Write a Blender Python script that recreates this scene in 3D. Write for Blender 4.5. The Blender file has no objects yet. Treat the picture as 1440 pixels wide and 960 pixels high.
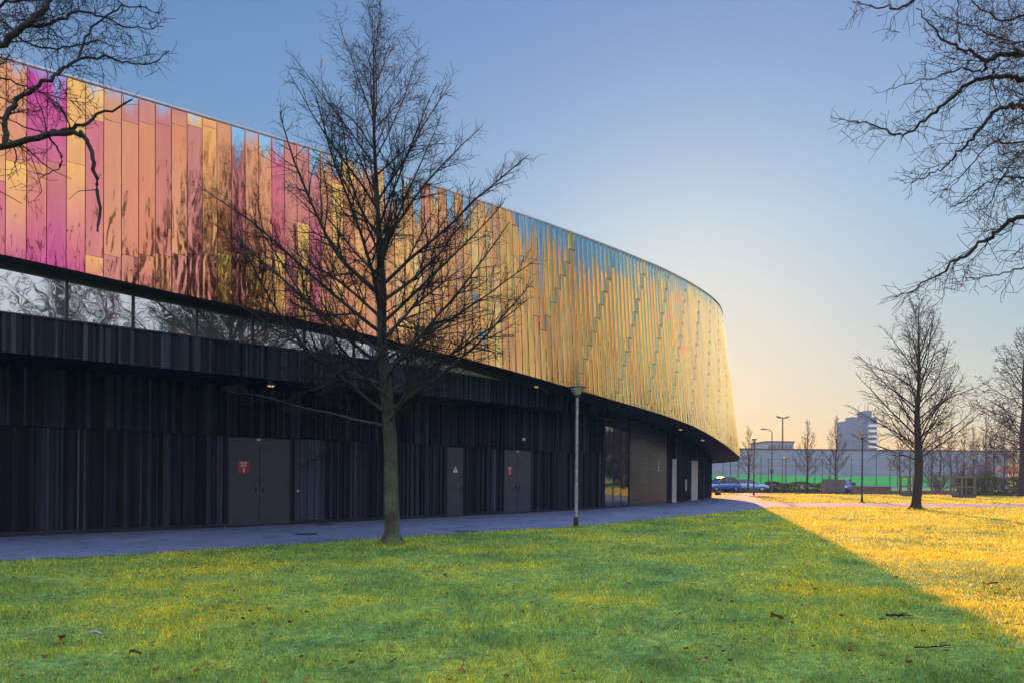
import bpy, math, random
import numpy as np
from mathutils import Matrix, Vector

random.seed(7)
RNG = np.random.default_rng(11)
R = math.radians
scene = bpy.context.scene
COL = scene.collection

# ------------------------------------------------------------------ camera numbers
EYE, FOC, HZ, ROLL = 1.6, 960.0, 668.0, R(0.5)


def ray(px, py):
    x, y = px - 720.0, HZ - py
    c, s = math.cos(ROLL), math.sin(ROLL)
    return (x * c - y * s) / FOC, (x * s + y * c) / FOC


def G(px, py):                      # point of the flat ground seen at a pixel of the photograph
    x, y = ray(px, py)
    Y = EYE / (-y)
    return x * Y, Y


def P(px, py, Y):                   # point at a given distance
    x, y = ray(px, py)
    return np.array([x * Y, Y, EYE + y * Y])


# ------------------------------------------------------------------ object helpers
def link(o):
    COL.objects.link(o)
    return o


def tag(o, label=None, cat=None, group=None, kind=None):
    if label: o['label'] = label
    if cat: o['category'] = cat
    if group: o['group'] = group
    if kind: o['kind'] = kind
    return o


def empty(name, loc=(0, 0, 0), rz=0.0):
    o = bpy.data.objects.new(name, None)
    o.empty_display_size = 0.3
    o.location = loc
    o.rotation_euler = (0, 0, rz)
    return link(o)


def kids(o):
    return [c for c in bpy.data.objects if c.parent == o]


def copy_tree(o, parent=None):
    c = o.copy()
    COL.objects.link(c)
    c.parent = parent
    for ch in kids(o):
        copy_tree(ch, c)
    return c


class MB:
    """collects faces for ONE mesh"""

    def __init__(self):
        self.v, self.f, self.m, self.c, self.uv, self.c2 = [], [], [], [], [], []

    def add(self, verts, faces, mi=0, col=None, uv=None, col2=None):
        b = len(self.v)
        self.v.extend([tuple(map(float, p)) for p in verts])
        for fc in faces:
            self.f.append([b + i for i in fc])
            self.m.append(mi)
            self.c.append(col)
            self.c2.append(col2)
            self.uv.append([uv[i] for i in fc] if uv is not None else None)

    def quad(self, a, b, c, d, mi=0, col=None, uv=None, col2=None):
        self.add([a, b, c, d], [(0, 1, 2, 3)], mi, col, uv, col2)

    def box(self, x0, x1, y0, y1, z0, z1, mi=0, col=None, bev=0.0, M=None):
        if bev <= 0:
            v = [(x, y, z) for z in (z0, z1) for y in (y0, y1) for x in (x0, x1)]
            f = [(0, 2, 3, 1), (4, 5, 7, 6), (0, 1, 5, 4), (2, 6, 7, 3), (0, 4, 6, 2), (1, 3, 7, 5)]
        else:
            b = bev
            def ring(z, i):
                return [(x0 + b + i, y0 + i, z), (x1 - b - i, y0 + i, z), (x1 - i, y0 + b + i, z), (x1 - i, y1 - b - i, z),
                        (x1 - b - i, y1 - i, z), (x0 + b + i, y1 - i, z), (x0 + i, y1 - b - i, z), (x0 + i, y0 + b + i, z)]
            v = ring(z0, b * .6) + ring(z0 + b, 0) + ring(z1 - b, 0) + ring(z1, b * .6)
            f = [tuple(range(7, -1, -1)), tuple(range(24, 32))]
            for r in range(3):
                for k in range(8):
                    k2 = (k + 1) % 8
                    f.append((r * 8 + k, r * 8 + k2, r * 8 + 8 + k2, r * 8 + 8 + k))
        if M is not None:
            v = [tuple(M @ Vector(p)) for p in v]
        self.add(v, f, mi, col)

    def lathe(self, prof, n=16, mi=0, cx=0, cy=0, M=None, cap=True):
        v, f = [], []
        for r, z in prof:
            for k in range(n):
                a = 2 * math.pi * k / n
                v.append((cx + r * math.cos(a), cy + r * math.sin(a), z))
        for i in range(len(prof) - 1):
            for k in range(n):
                k2 = (k + 1) % n
                f.append((i * n + k, i * n + k2, (i + 1) * n + k2, (i + 1) * n + k))
        if cap:
            f.append(tuple(range(n - 1, -1, -1)))
            f.append(tuple(range((len(prof) - 1) * n, len(prof) * n)))
        if M is not None:
            v = [tuple(M @ Vector(p)) for p in v]
        self.add(v, f, mi)

    def tube(self, pts, rad, n=8, mi=0):
        v, f = tube_arrays(np.array(pts, float), np.broadcast_to(np.array(rad, float), (len(pts),)), n)
        self.add(v.tolist(), f.tolist() + [tuple(range(n - 1, -1, -1)), tuple(range(len(v) - n, len(v)))], mi)

    def build(self, name, mats, parent=None, smooth=False):
        me = bpy.data.meshes.new(name)
        me.from_pydata(self.v, [], self.f)
        if not isinstance(mats, (list, tuple)):
            mats = [mats]
        for m in mats:
            me.materials.append(m)
        if len(mats) > 1:
            me.polygons.foreach_set('material_index', self.m)
        for nm, cols in (('col', self.c), ('pos', self.c2)):
            if any(c is not None for c in cols):
                at = me.color_attributes.new(nm, 'FLOAT_COLOR', 'CORNER')
                buf = []
                for poly, c in zip(self.f, cols):
                    if c is None: c = (1, 1, 1, 1)
                    if isinstance(c[0], (tuple, list)):
                        for q in c: buf.extend(q)
                    else:
                        buf.extend(tuple(c) * len(poly))
                at.data.foreach_set('color', buf)
        if any(u is not None for u in self.uv):
            ul = me.uv_layers.new(name='UVMap')
            buf = []
            for poly, u in zip(self.f, self.uv):
                if u is None: u = [(0, 0)] * len(poly)
                for q in u: buf.extend(q)
            ul.data.foreach_set('uv', buf)
        if smooth:
            me.polygons.foreach_set('use_smooth', [True] * len(me.polygons))
        me.update()
        o = bpy.data.objects.new(name, me)
        COL.objects.link(o)
        o.parent = parent
        return o


def tube_arrays(p, r, n):
    m = len(p)
    t = np.empty_like(p)
    t[1:-1] = p[2:] - p[:-2]
    t[0] = p[1] - p[0]
    t[-1] = p[-1] - p[-2]
    t /= np.linalg.norm(t, axis=1)[:, None] + 1e-9
    ref = np.array([0, 0, 1.0]) if abs(t[0, 2]) < .8 else np.array([1.0, 0.2, 0])
    u = np.cross(t, ref)
    u /= np.linalg.norm(u, axis=1)[:, None] + 1e-9
    w = np.cross(t, u)
    a = np.arange(n) * 2 * math.pi / n
    v = p[:, None, :] + r[:, None, None] * (np.cos(a)[None, :, None] * u[:, None, :] + np.sin(a)[None, :, None] * w[:, None, :])
    i = np.arange(m - 1)[:, None] * n
    k = np.arange(n)[None, :]
    k2 = (k + 1) % n
    f = np.stack([i + k, i + n + k, i + n + k2, i + k2], axis=-1).reshape(-1, 4)
    return v.reshape(-1, 3), f


def mesh_from_arrays(name, v, faces, mat, parent=None, smooth=False, attr=None, tri=False):
    k = 3 if tri else 4
    me = bpy.data.meshes.new(name)
    me.vertices.add(len(v))
    me.vertices.foreach_set('co', np.asarray(v, np.float32).ravel())
    nf = len(faces)
    me.loops.add(nf * k)
    me.loops.foreach_set('vertex_index', np.asarray(faces, np.int32).ravel())
    me.polygons.add(nf)
    me.polygons.foreach_set('loop_start', np.arange(0, nf * k, k, dtype=np.int32))
    me.polygons.foreach_set('loop_total', np.full(nf, k, np.int32))
    if attr is not None:
        for nm, val in attr.items():
            a = me.attributes.new(nm, 'FLOAT', 'POINT')
            a.data.foreach_set('value', np.asarray(val, np.float32))
    me.materials.append(mat)
    me.update(calc_edges=True)
    me.validate()
    if smooth:
        me.polygons.foreach_set('use_smooth', [True] * len(me.polygons))
    o = bpy.data.objects.new(name, me)
    COL.objects.link(o)
    o.parent = parent
    return o


# ------------------------------------------------------------------ materials
def new_mat(name):
    m = bpy.data.materials.new(name)
    m.use_nodes = True
    nt = m.node_tree
    return m, nt, nt.nodes['Principled BSDF'], nt.nodes['Material Output']


def N(nt, typ, **kw):
    n = nt.nodes.new(typ)
    for k, v in kw.items():
        if k.startswith('i_'):
            n.inputs[k[2:].replace('_', ' ')].default_value = v
        else:
            setattr(n, k, v)
    return n


def ramp(nt, fac, stops, interp='LINEAR'):
    r = nt.nodes.new('ShaderNodeValToRGB')
    r.color_ramp.interpolation = interp
    e = r.color_ramp.elements
    while len(e) < len(stops): e.new(0.5)
    for el, (p, c) in zip(e, stops):
        el.position = p
        el.color = tuple(c) + (1,) if len(c) == 3 else c
    if fac is not None: nt.links.new(fac, r.inputs[0])
    return r.outputs[0]


def noise(nt, vec, scale, detail=3, rough=0.55, dist=0.0, out=0):
    n = nt.nodes.new('ShaderNodeTexNoise')
    n.inputs['Scale'].default_value = scale
    n.inputs['Detail'].default_value = detail
    n.inputs['Roughness'].default_value = rough
    n.inputs['Distortion'].default_value = dist
    if vec is not None: nt.links.new(vec, n.inputs['Vector'])
    return n.outputs[out]


def mixc(nt, fac, a, b, mode='MIX'):
    n = nt.nodes.new('ShaderNodeMix')
    n.data_type = 'RGBA'
    n.blend_type = mode
    for v, i in ((fac, 0), (a, 6), (b, 7)):
        if hasattr(v, 'links') or hasattr(v, 'is_linked'): nt.links.new(v, n.inputs[i])
        elif i == 0: n.inputs[0].default_value = v
        else: n.inputs[i].default_value = tuple(v) + (1,)
    return n.outputs[2]


def mathn(nt, op, a, b=None, c=None, clamp=False):
    n = nt.nodes.new('ShaderNodeMath')
    n.operation = op
    n.use_clamp = clamp
    for i, v in enumerate((a, b, c)):
        if v is None: continue
        if hasattr(v, 'is_linked'): nt.links.new(v, n.inputs[i])
        else: n.inputs[i].default_value = v
    return n.outputs[0]


def simple(name, c, rough=0.6, metal=0.0, var=0.25, scale=6.0, bump=0.0, spec=0.5):
    m, nt, b, o = new_mat(name)
    tc = N(nt, 'ShaderNodeTexCoord')
    f = noise(nt, tc.outputs['Object'], scale, 5, .6)
    d = tuple(x * (1 - var) for x in c)
    l = tuple(min(1, x * (1 + var)) for x in c)
    nt.links.new(ramp(nt, f, [(.3, d), (.7, l)]), b.inputs['Base Color'])
    b.inputs['Roughness'].default_value = rough
    b.inputs['Metallic'].default_value = metal
    b.inputs['Specular IOR Level'].default_value = spec
    if bump:
        bn = N(nt, 'ShaderNodeBump', i_Strength=bump, i_Distance=.02)
        nt.links.new(noise(nt, tc.outputs['Object'], scale * 6, 4), bn.inputs['Height'])
        nt.links.new(bn.outputs[0], b.inputs['Normal'])
    return m


MAT = {}


def facade_material():
    m, nt, b, o = new_mat('iridescent_steel')
    L = nt.links.new
    uv = N(nt, 'ShaderNodeUVMap', uv_map='UVMap').outputs[0]
    vcol = N(nt, 'ShaderNodeVertexColor', layer_name='col'); col = vcol.outputs[0]
    pos = N(nt, 'ShaderNodeVertexColor', layer_name='pos')
    sp = N(nt, 'ShaderNodeSeparateColor')
    L(pos.outputs[0], sp.inputs[0])
    reach, drop, rnd = sp.outputs[0], sp.outputs[1], sp.outputs[2]      # metres /10
    # panel-shifted coordinates
    off = N(nt, 'ShaderNodeCombineXYZ')
    L(mathn(nt, 'MULTIPLY', rnd, 37.0), off.inputs[2])
    ad = N(nt, 'ShaderNodeVectorMath', operation='ADD')
    L(uv, ad.inputs[0]); L(off.outputs[0], ad.inputs[1])
    vec = ad.outputs[0]
    mp = N(nt, 'ShaderNodeMapping'); mp.inputs['Scale'].default_value = (5.5, 1.1, 1)
    L(vec, mp.inputs[0])
    n1 = noise(nt, mp.outputs[0], 1.0, 5, .6, .5)
    # light blue reflected sheen painted into the colour, running down from the head of a panel
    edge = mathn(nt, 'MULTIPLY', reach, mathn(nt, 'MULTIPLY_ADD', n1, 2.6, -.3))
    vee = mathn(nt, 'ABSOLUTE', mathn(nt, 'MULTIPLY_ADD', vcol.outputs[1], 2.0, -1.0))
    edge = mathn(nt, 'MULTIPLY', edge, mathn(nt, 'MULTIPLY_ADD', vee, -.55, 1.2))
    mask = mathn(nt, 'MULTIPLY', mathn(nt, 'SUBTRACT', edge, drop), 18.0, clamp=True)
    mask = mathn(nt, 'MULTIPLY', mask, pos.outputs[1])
    # slow drift of the coating
    mp2 = N(nt, 'ShaderNodeMapping'); mp2.inputs['Scale'].default_value = (.5, .22, 1)
    L(vec, mp2.inputs[0])
    n2 = noise(nt, mp2.outputs[0], 1.0, 3, .5)
    drift = ramp(nt, n2, [(.3, (1.0, .87, .82)), (.5, (1, 1, 1)), (.7, (1.0, 1.05, .92))])
    c = mixc(nt, 1.0, col, drift, 'MULTIPLY')
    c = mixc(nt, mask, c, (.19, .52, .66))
    L(c, b.inputs['Base Color'])
    b.inputs['Metallic'].default_value = 1.0
    b.inputs['Roughness'].default_value = 0.035
    # oil-canning of the thin sheet
    mp3 = N(nt, 'ShaderNodeMapping'); mp3.inputs['Scale'].default_value = (3.4, .9, 1)
    L(vec, mp3.inputs[0])
    h = noise(nt, mp3.outputs[0], 1.0, 2.2, .45, .3)
    bn = N(nt, 'ShaderNodeBump', i_Strength=1.0, i_Distance=.045)
    sxu = N(nt, 'ShaderNodeSeparateXYZ'); L(uv, sxu.inputs[0])
    mr = N(nt, 'ShaderNodeMapRange'); L(sxu.outputs[0], mr.inputs[0])
    for i_, v_ in zip((1, 2, 3, 4), (6, 24, .040, .010)): mr.inputs[i_].default_value = v_
    L(mr.outputs[0], bn.inputs['Distance'])
    L(h, bn.inputs['Height'])
    L(bn.outputs[0], b.inputs['Normal'])
    return m


def board_material():
    m, nt, b, o = new_mat('charred_boards')
    L = nt.links.new
    col = N(nt, 'ShaderNodeVertexColor', layer_name='col').outputs[0]
    uv = N(nt, 'ShaderNodeUVMap', uv_map='UVMap').outputs[0]
    mp = N(nt, 'ShaderNodeMapping'); mp.inputs['Scale'].default_value = (22, .8, 1)
    L(uv, mp.inputs[0])
    n = noise(nt, mp.outputs[0], 1.0, 6, .65, .4)
    g = ramp(nt, n, [(.25, (.45, .45, .45)), (.5, (1, 1, 1)), (.75, (1.75, 1.75, 1.72))])
    c = mixc(nt, 1.0, col, g, 'MULTIPLY')
    L(c, b.inputs['Base Color'])
    b.inputs['Roughness'].default_value = .65
    b.inputs['Specular IOR Level'].default_value = .25
    bn = N(nt, 'ShaderNodeBump', i_Strength=.4, i_Distance=.01)
    L(n, bn.inputs['Height']); L(bn.outputs[0], b.inputs['Normal'])
    return m


def grass_color(nt):
    g = N(nt, 'ShaderNodeNewGeometry').outputs['Position']
    mp = N(nt, 'ShaderNodeMapping'); mp.inputs['Scale'].default_value = (1, 1, 0)
    nt.links.new(g, mp.inputs[0])
    p = mp.outputs[0]
    n1 = noise(nt, p, .32, 5, .62)
    n2 = noise(nt, p, 1.3, 5, .65)
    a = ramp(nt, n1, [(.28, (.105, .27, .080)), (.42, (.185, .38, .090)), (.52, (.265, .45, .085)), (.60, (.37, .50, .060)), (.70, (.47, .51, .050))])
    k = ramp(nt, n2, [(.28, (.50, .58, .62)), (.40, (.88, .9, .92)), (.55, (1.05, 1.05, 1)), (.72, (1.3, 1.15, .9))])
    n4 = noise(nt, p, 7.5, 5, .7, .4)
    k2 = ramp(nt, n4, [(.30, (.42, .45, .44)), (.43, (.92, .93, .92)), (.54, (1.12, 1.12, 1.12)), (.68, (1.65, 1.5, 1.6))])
    return mixc(nt, 1.0, mixc(nt, 1.0, a, k, 'MULTIPLY'), k2, 'MULTIPLY'), p


def ground_material():
    m, nt, b, o = new_mat('lawn_soil')
    c, p = grass_color(nt)
    n3 = noise(nt, p, 14, 5, .7)
    near_ = N(nt, 'ShaderNodeSeparateXYZ'); nt.links.new(N(nt, 'ShaderNodeNewGeometry').outputs['Position'], near_.inputs[0])
    c = mixc(nt, ramp(nt, n3, [(.38, (.25, .25, .25)), (.7, (.85, .85, .85))]), c, (.045, .042, .018))
    nt.links.new(c, b.inputs['Base Color'])
    b.inputs['Roughness'].default_value = .95
    b.inputs['Specular IOR Level'].default_value = .1
    bn = N(nt, 'ShaderNodeBump', i_Strength=.7, i_Distance=.05)
    nt.links.new(noise(nt, p, 30, 5, .7), bn.inputs['Height'])
    nt.links.new(bn.outputs[0], b.inputs['Normal'])
    return m


def blade_material():
    m, nt, b, o = new_mat('grass_blades')
    L = nt.links.new
    c, p = grass_color(nt)
    at = N(nt, 'ShaderNodeAttribute', attribute_name='rnd').outputs['Fac']
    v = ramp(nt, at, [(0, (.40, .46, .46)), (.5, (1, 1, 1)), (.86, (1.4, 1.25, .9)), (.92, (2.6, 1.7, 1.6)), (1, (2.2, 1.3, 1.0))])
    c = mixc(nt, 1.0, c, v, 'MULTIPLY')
    d = N(nt, 'ShaderNodeBsdfDiffuse'); t = N(nt, 'ShaderNodeBsdfTranslucent')
    L(c, d.inputs[0])
    L(mixc(nt, 1.0, c, (1.95, .95, .42), 'MULTIPLY'), t.inputs[0])
    mx = N(nt, 'ShaderNodeMixShader'); mx.inputs[0].default_value = .5
    L(d.outputs[0], mx.inputs[1]); L(t.outputs[0], mx.inputs[2])
    L(mx.outputs[0], o.inputs[0])
    return m


def bark_material(name, lo, hi, moss=None, scale=7):
    m, nt, b, o = new_mat(name)
    L = nt.links.new
    tc = N(nt, 'ShaderNodeTexCoord').outputs['Object']
    mp = N(nt, 'ShaderNodeMapping'); mp.inputs['Scale'].default_value = (3, 3, .7)
    L(tc, mp.inputs[0])
    n = noise(nt, mp.outputs[0], scale, 6, .65, .4)
    c = ramp(nt, n, [(.3, lo), (.7, hi)])
    if moss:
        sx = N(nt, 'ShaderNodeSeparateXYZ'); L(tc, sx.inputs[0])
        f = mathn(nt, 'MULTIPLY', ramp(nt, noise(nt, tc, 2.2, 4), [(.35, (0, 0, 0)), (.65, (1, 1, 1))]), mathn(nt, 'MULTIPLY_ADD', sx.outputs[2], -.3, 1.05, clamp=True))
        c = mixc(nt, f, c, moss)
    L(c, b.inputs['Base Color'])
    b.inputs['Roughness'].default_value = .9
    b.inputs['Specular IOR Level'].default_value = .2
    bn = N(nt, 'ShaderNodeBump', i_Strength=1.0, i_Distance=.05)
    L(n, bn.inputs['Height']); L(bn.outputs[0], b.inputs['Normal'])
    return m


def asphalt_material():
    m, nt, b, o = new_mat('path_asphalt')
    L = nt.links.new
    p = N(nt, 'ShaderNodeNewGeometry').outputs['Position']
    n1 = noise(nt, p, .5, 4, .6)
    n2 = noise(nt, p, 90, 2, .6)
    c = ramp(nt, n1, [(.3, (.090, .112, .168)), (.7, (.132, .158, .225))])
    k = ramp(nt, n2, [(.3, (.6, .6, .6)), (.55, (1, 1, 1)), (.75, (1.5, 1.5, 1.5))])
    c = mixc(nt, .7, c, mixc(nt, 1.0, c, k, 'MULTIPLY'))
    st = ramp(nt, noise(nt, p, 1.7, 5, .7, .6), [(.52, (1, 1, 1)), (.66, (.62, .62, .62))])
    c = mixc(nt, 1.0, c, st, 'MULTIPLY')
    L(c, b.inputs['Base Color'])
    b.inputs['Roughness'].default_value = .95
    b.inputs['Specular IOR Level'].default_value = .12
    bn = N(nt, 'ShaderNodeBump', i_Strength=.5, i_Distance=.01)
    L(n2, bn.inputs['Height']); L(bn.outputs[0], b.inputs['Normal'])
    return m


def glass_mirror(name, c, rough=.015, wav=.006):
    m, nt, b, o = new_mat(name)
    tc = N(nt, 'ShaderNodeTexCoord').outputs['Object']
    b.inputs['Base Color'].default_value = c + (1,)
    b.inputs['Metallic'].default_value = .9
    b.inputs['Roughness'].default_value = rough
    bn = N(nt, 'ShaderNodeBump', i_Strength=1.0, i_Distance=wav)
    nt.links.new(noise(nt, tc, 1.1, 2, .5), bn.inputs['Height'])
    nt.links.new(bn.outputs[0], b.inputs['Normal'])
    return m


def leaf_material(name, lo, hi, tr=.35):
    m, nt, b, o = new_mat(name)
    L = nt.links.new
    at = N(nt, 'ShaderNodeAttribute', attribute_name='rnd').outputs['Fac']
    c = ramp(nt, at, [(0, lo), (1, hi)])
    d = N(nt, 'ShaderNodeBsdfDiffuse'); t = N(nt, 'ShaderNodeBsdfTranslucent')
    L(c, d.inputs[0]); L(c, t.inputs[0])
    mx = N(nt, 'ShaderNodeMixShader'); mx.inputs[0].default_value = tr
    L(d.outputs[0], mx.inputs[1]); L(t.outputs[0], mx.inputs[2]); L(mx.outputs[0], o.inputs[0])
    return m


def lantern_glass():
    m, nt, b, o = new_mat('frosted_lantern_glass')
    L = nt.links.new
    tc = N(nt, 'ShaderNodeTexCoord').outputs['Object']
    c = ramp(nt, noise(nt, tc, 9, 4), [(.3, (.62, .60, .52)), (.7, (.8, .79, .72))])
    d = N(nt, 'ShaderNodeBsdfDiffuse'); t = N(nt, 'ShaderNodeBsdfTranslucent'); g = N(nt, 'ShaderNodeBsdfGlossy', i_Roughness=.15)
    L(c, d.inputs[0]); L(c, t.inputs[0])
    mx = N(nt, 'ShaderNodeMixShader'); mx.inputs[0].default_value = .6
    L(d.outputs[0], mx.inputs[1]); L(t.outputs[0], mx.inputs[2])
    m2 = N(nt, 'ShaderNodeMixShader'); m2.inputs[0].default_value = .12
    L(mx.outputs[0], m2.inputs[1]); L(g.outputs[0], m2.inputs[2]); L(m2.outputs[0], o.inputs[0])
    return m


MAT['facade'] = facade_material()
MAT['boards'] = board_material()
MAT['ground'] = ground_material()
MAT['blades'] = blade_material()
MAT['asphalt'] = asphalt_material()
MAT['bark_main'] = bark_material('bark_lime', (.020, .018, .015), (.070, .066, .054), (.12, .155, .085))
MAT['bark_dark'] = bark_material('bark_dark', (.018, .015, .013), (.050, .043, .036))
MAT['twig'] = bark_material('twig_bark', (.012, .010, .009), (.032, .027, .023))
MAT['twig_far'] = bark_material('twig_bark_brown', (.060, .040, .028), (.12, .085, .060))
MAT['black'] = simple('black_metal', (.012, .012, .013), .5, 0, .3)
MAT['dark'] = simple('dark_soffit', (.010, .009, .009), .75, 0, .35, 2)
MAT['backing'] = simple('dark_backing', (.014, .012, .012), .8)
MAT['door'] = simple('grey_painted_door', (.036, .040, .052), .5, 0, .22, 2.5)
MAT['doorlight'] = simple('pale_grey_door', (.36, .36, .36), .5, 0, .12, 3)
MAT['trim'] = simple('roof_edge_metal', (.45, .47, .50), .35, .8, .12)
MAT['roof'] = simple('roof_membrane', (.16, .16, .165), .9)
MAT['fascia'] = simple('light_grey_fascia', (.33, .34, .355), .6, 0, .12, 2)
MAT['glass_strip'] = glass_mirror('reflective_strip_glass', (.54, .60, .60))
MAT['glass_door'] = glass_mirror('entrance_glass', (.26, .26, .25), .02, .003)
MAT['lamp_on'] = None
MAT['pole'] = simple('galvanised_pole', (.24, .26, .27), .55, .3, .35, 9)
MAT['pole_dark'] = simple('dark_painted_pole', (.030, .032, .036), .5, 0, .3, 6)
MAT['lantern'] = lantern_glass()
MAT['sign_red'] = simple('red_sign', (.24, .028, .03), .5, 0, .15, 8)
MAT['sign_white'] = simple('white_lettering', (.62, .60, .62), .5, 0, .05)
MAT['steel'] = simple('brushed_steel', (.6, .6, .6), .35, .9, .1)


def emit_mat(name, c, s):
    m, nt, b, o = new_mat(name)
    b.inputs['Base Color'].default_value = (.6, .55, .45, 1)
    b.inputs['Emission Color'].default_value = c + (1,)
    b.inputs['Emission Strength'].default_value = s
    return m


MAT['lamp_on'] = emit_mat('downlight_glow', (1.0, .72, .38), .16)


def shutter_material():
    m, nt, b, o = new_mat('bronze_panel')
    L = nt.links.new
    uv = N(nt, 'ShaderNodeUVMap', uv_map='UVMap').outputs[0]
    mp = N(nt, 'ShaderNodeMapping'); mp.inputs['Scale'].default_value = (.6, 9, 1)
    L(uv, mp.inputs[0])
    n = noise(nt, mp.outputs[0], 1.0, 5, .6)
    c = ramp(nt, n, [(.3, (.090, .088, .082)), (.7, (.145, .140, .130))])
    L(c, b.inputs['Base Color'])
    b.inputs['Metallic'].default_value = .75
    b.inputs['Roughness'].default_value = .3
    bn = N(nt, 'ShaderNodeBump', i_Strength=.6, i_Distance=.01)
    L(n, bn.inputs['Height']); L(bn.outputs[0], b.inputs['Normal'])
    return m


MAT['shutter'] = shutter_material()

# ------------------------------------------------------------------ plan of the sports hall
DS = .02
S = np.arange(-34.0, 150.0, DS)
th = np.where(S < 0, 41 + .45 * S, 41 + .4 * S + 2.66e-6 * np.clip(S, 0, 48) ** 4)
i48 = np.searchsorted(S, 48)
th[i48:] = th[i48] + (S[i48:] - 48) * 2.1
th = np.minimum(th, 215)
tr_ = np.radians(th)
i0 = np.searchsorted(S, 0)
WX = np.cumsum(np.cos(tr_) * DS); WX += -12.35 - WX[i0]
WY = np.cumsum(np.sin(tr_) * DS); WY += 16.46 - WY[i0]
NX, NY = np.sin(tr_), -np.cos(tr_)
S_END = S[np.argmax(th >= 214.9)] + 22


def tab(xs, ys):
    def f(s): return np.interp(s, xs, ys)
    return f


d_bot = tab([-30, 0, 16, 26, 33, 47, 150], [3.0, 2.9, 2.7, 2.4, 2.3, 2.1, 2.1])
d_top = tab([-30, 0, 16, 26, 33, 47, 150], [3.0, 2.8, 2.4, 1.9, 1.4, .7, .7])
h_bot = tab([-34, -8, 0, 3, 7.5, 13.6, 16.8, 20.3, 26.4, 30, 33.3, 39.2, 42.4, 48, 60, 150],
            [6.5, 6.3, 6.06, 5.9, 5.74, 5.39, 5.16, 4.94, 4.62, 4.36, 4.0, 3.36, 3.15, 2.95, 2.9, 3.6])
h_top = tab([-34, -10, 0, 1.4, 5, 9.5, 13.1, 15.7, 18.1, 24.4, 31.6, 37.1, 41, 48, 150],
            [9.6, 9.9, 10.18, 10.27, 10.5, 10.82, 11.08, 11.28, 11.46, 11.98, 12.66, 13.16, 13.5, 13.9, 14.2])
d_band = tab([-30, 10, 16, 20, 24, 27], [2.45, 2.35, 1.62, .95, .45, .06])
SEAM = 2.7
band_lo = tab([-34, 0, 10, 16, 20, 27], [4.06, 4.13, 4.17, 4.30, 4.40, 4.46])
band_hi = tab([-34, 0, 10, 16, 20, 27], [4.92, 4.96, 5.04, 5.12, 5.14, 5.14])
HEAD = .14


def W(s, d=0.0):
    x = np.interp(s, S, WX); y = np.interp(s, S, WY)
    nx = np.interp(s, S, NX); ny = np.interp(s, S, NY)
    return x + nx * d, y + ny * d


def W3(s, d, z):
    x, y = W(s, d)
    return (float(x), float(y), float(z))


def s_at(px, py=700.0, d=0.0):      # where along the wall a column of the photograph meets it
    x, _ = ray(px, py)
    fx, fy = WX + NX * d, WY + NY * d
    q = fx / np.maximum(fy, 1)
    ok = np.nonzero((S > -6) & (S < 47.5) & (q >= x))[0]
    return float(S[ok[0]])


hall = empty('sports_hall', W3(20, -10, 0))
tag(hall, 'curved sports hall with iridescent orange and gold metal cladding above a black slatted base', 'sports hall')
hall_inv = Matrix.Translation(-Vector(hall.location))


def part(mb, name, mats, smooth=False, parent=None):
    o = mb.build(name, mats, hall if parent is None else parent, smooth)
    o.matrix_parent_inverse = hall_inv if parent is None else Matrix.Identity(4)
    return o


# --- cladding
PAL = dict(salmon=(.68, .29, .135), dusty=(.56, .22, .155), pink=(.60, .17, .185), magenta=(.52, .045, .26), orange=(.84, .44, .13),
           gold=(.90, .56, .13), pale=(.92, .66, .25), straw=(.92, .73, .33), silver=(.90, .79, .48), green=(.86, .80, .53))
MEAN = {k: v for k, v in (('a', (.96, .57, .18)), ('b', (.97, .68, .25)), ('c', (.96, .78, .40)))}


def pick(s, rnd):
    def w(table):
        t = sum(a for _, a in table); x = rnd * t
        for n, a in table:
            x -= a
            if x <= 0: return PAL[n]
        return PAL[table[-1][0]]
    if s < 7: return w([('salmon', 5), ('dusty', 3), ('orange', 2), ('gold', 1.2), ('pink', .8)])
    if s < 13: return w([('salmon', 4), ('dusty', 1.6), ('orange', 4), ('gold', 3), ('pale', 1)])
    if s < 21: return w([('orange', 3.5), ('gold', 4), ('pale', 3), ('salmon', 1.2), ('dusty', .6)])
    if s < 28: return w([('gold', 3), ('pale', 5), ('straw', 4), ('salmon', .4)])
    if s < 36: return w([('pale', 2), ('straw', 5), ('silver', 4)])
    return w([('straw', 2), ('silver', 5), ('green', 3)])


def lerp3(a, b, t): return tuple(x + (y - x) * t for x, y in zip(a, b))


cl = MB()
rg = random.Random(5)
edges = list(np.arange(-32, 53, .35)) + list(np.arange(53.2, S_END, .8))
phase_s = np.arange(-40, 160, .05)
slope = np.interp(phase_s, [-40, 6, 16, 26, 160], [1.4, 1.4, 1.7, 2.0, 2.0])
phase = np.cumsum(slope) * .05
lane, jump = 0, 0.0


def face_pt(s, t, d):               # t: 0 bottom .. 1 top of the cladding, d: outwards
    zb, zt = h_bot(s), h_top(s)
    return W3(s, d_bot(s) * (1 - t) + d_top(s) * t + d, zb + (zt - zb) * t)


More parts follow.
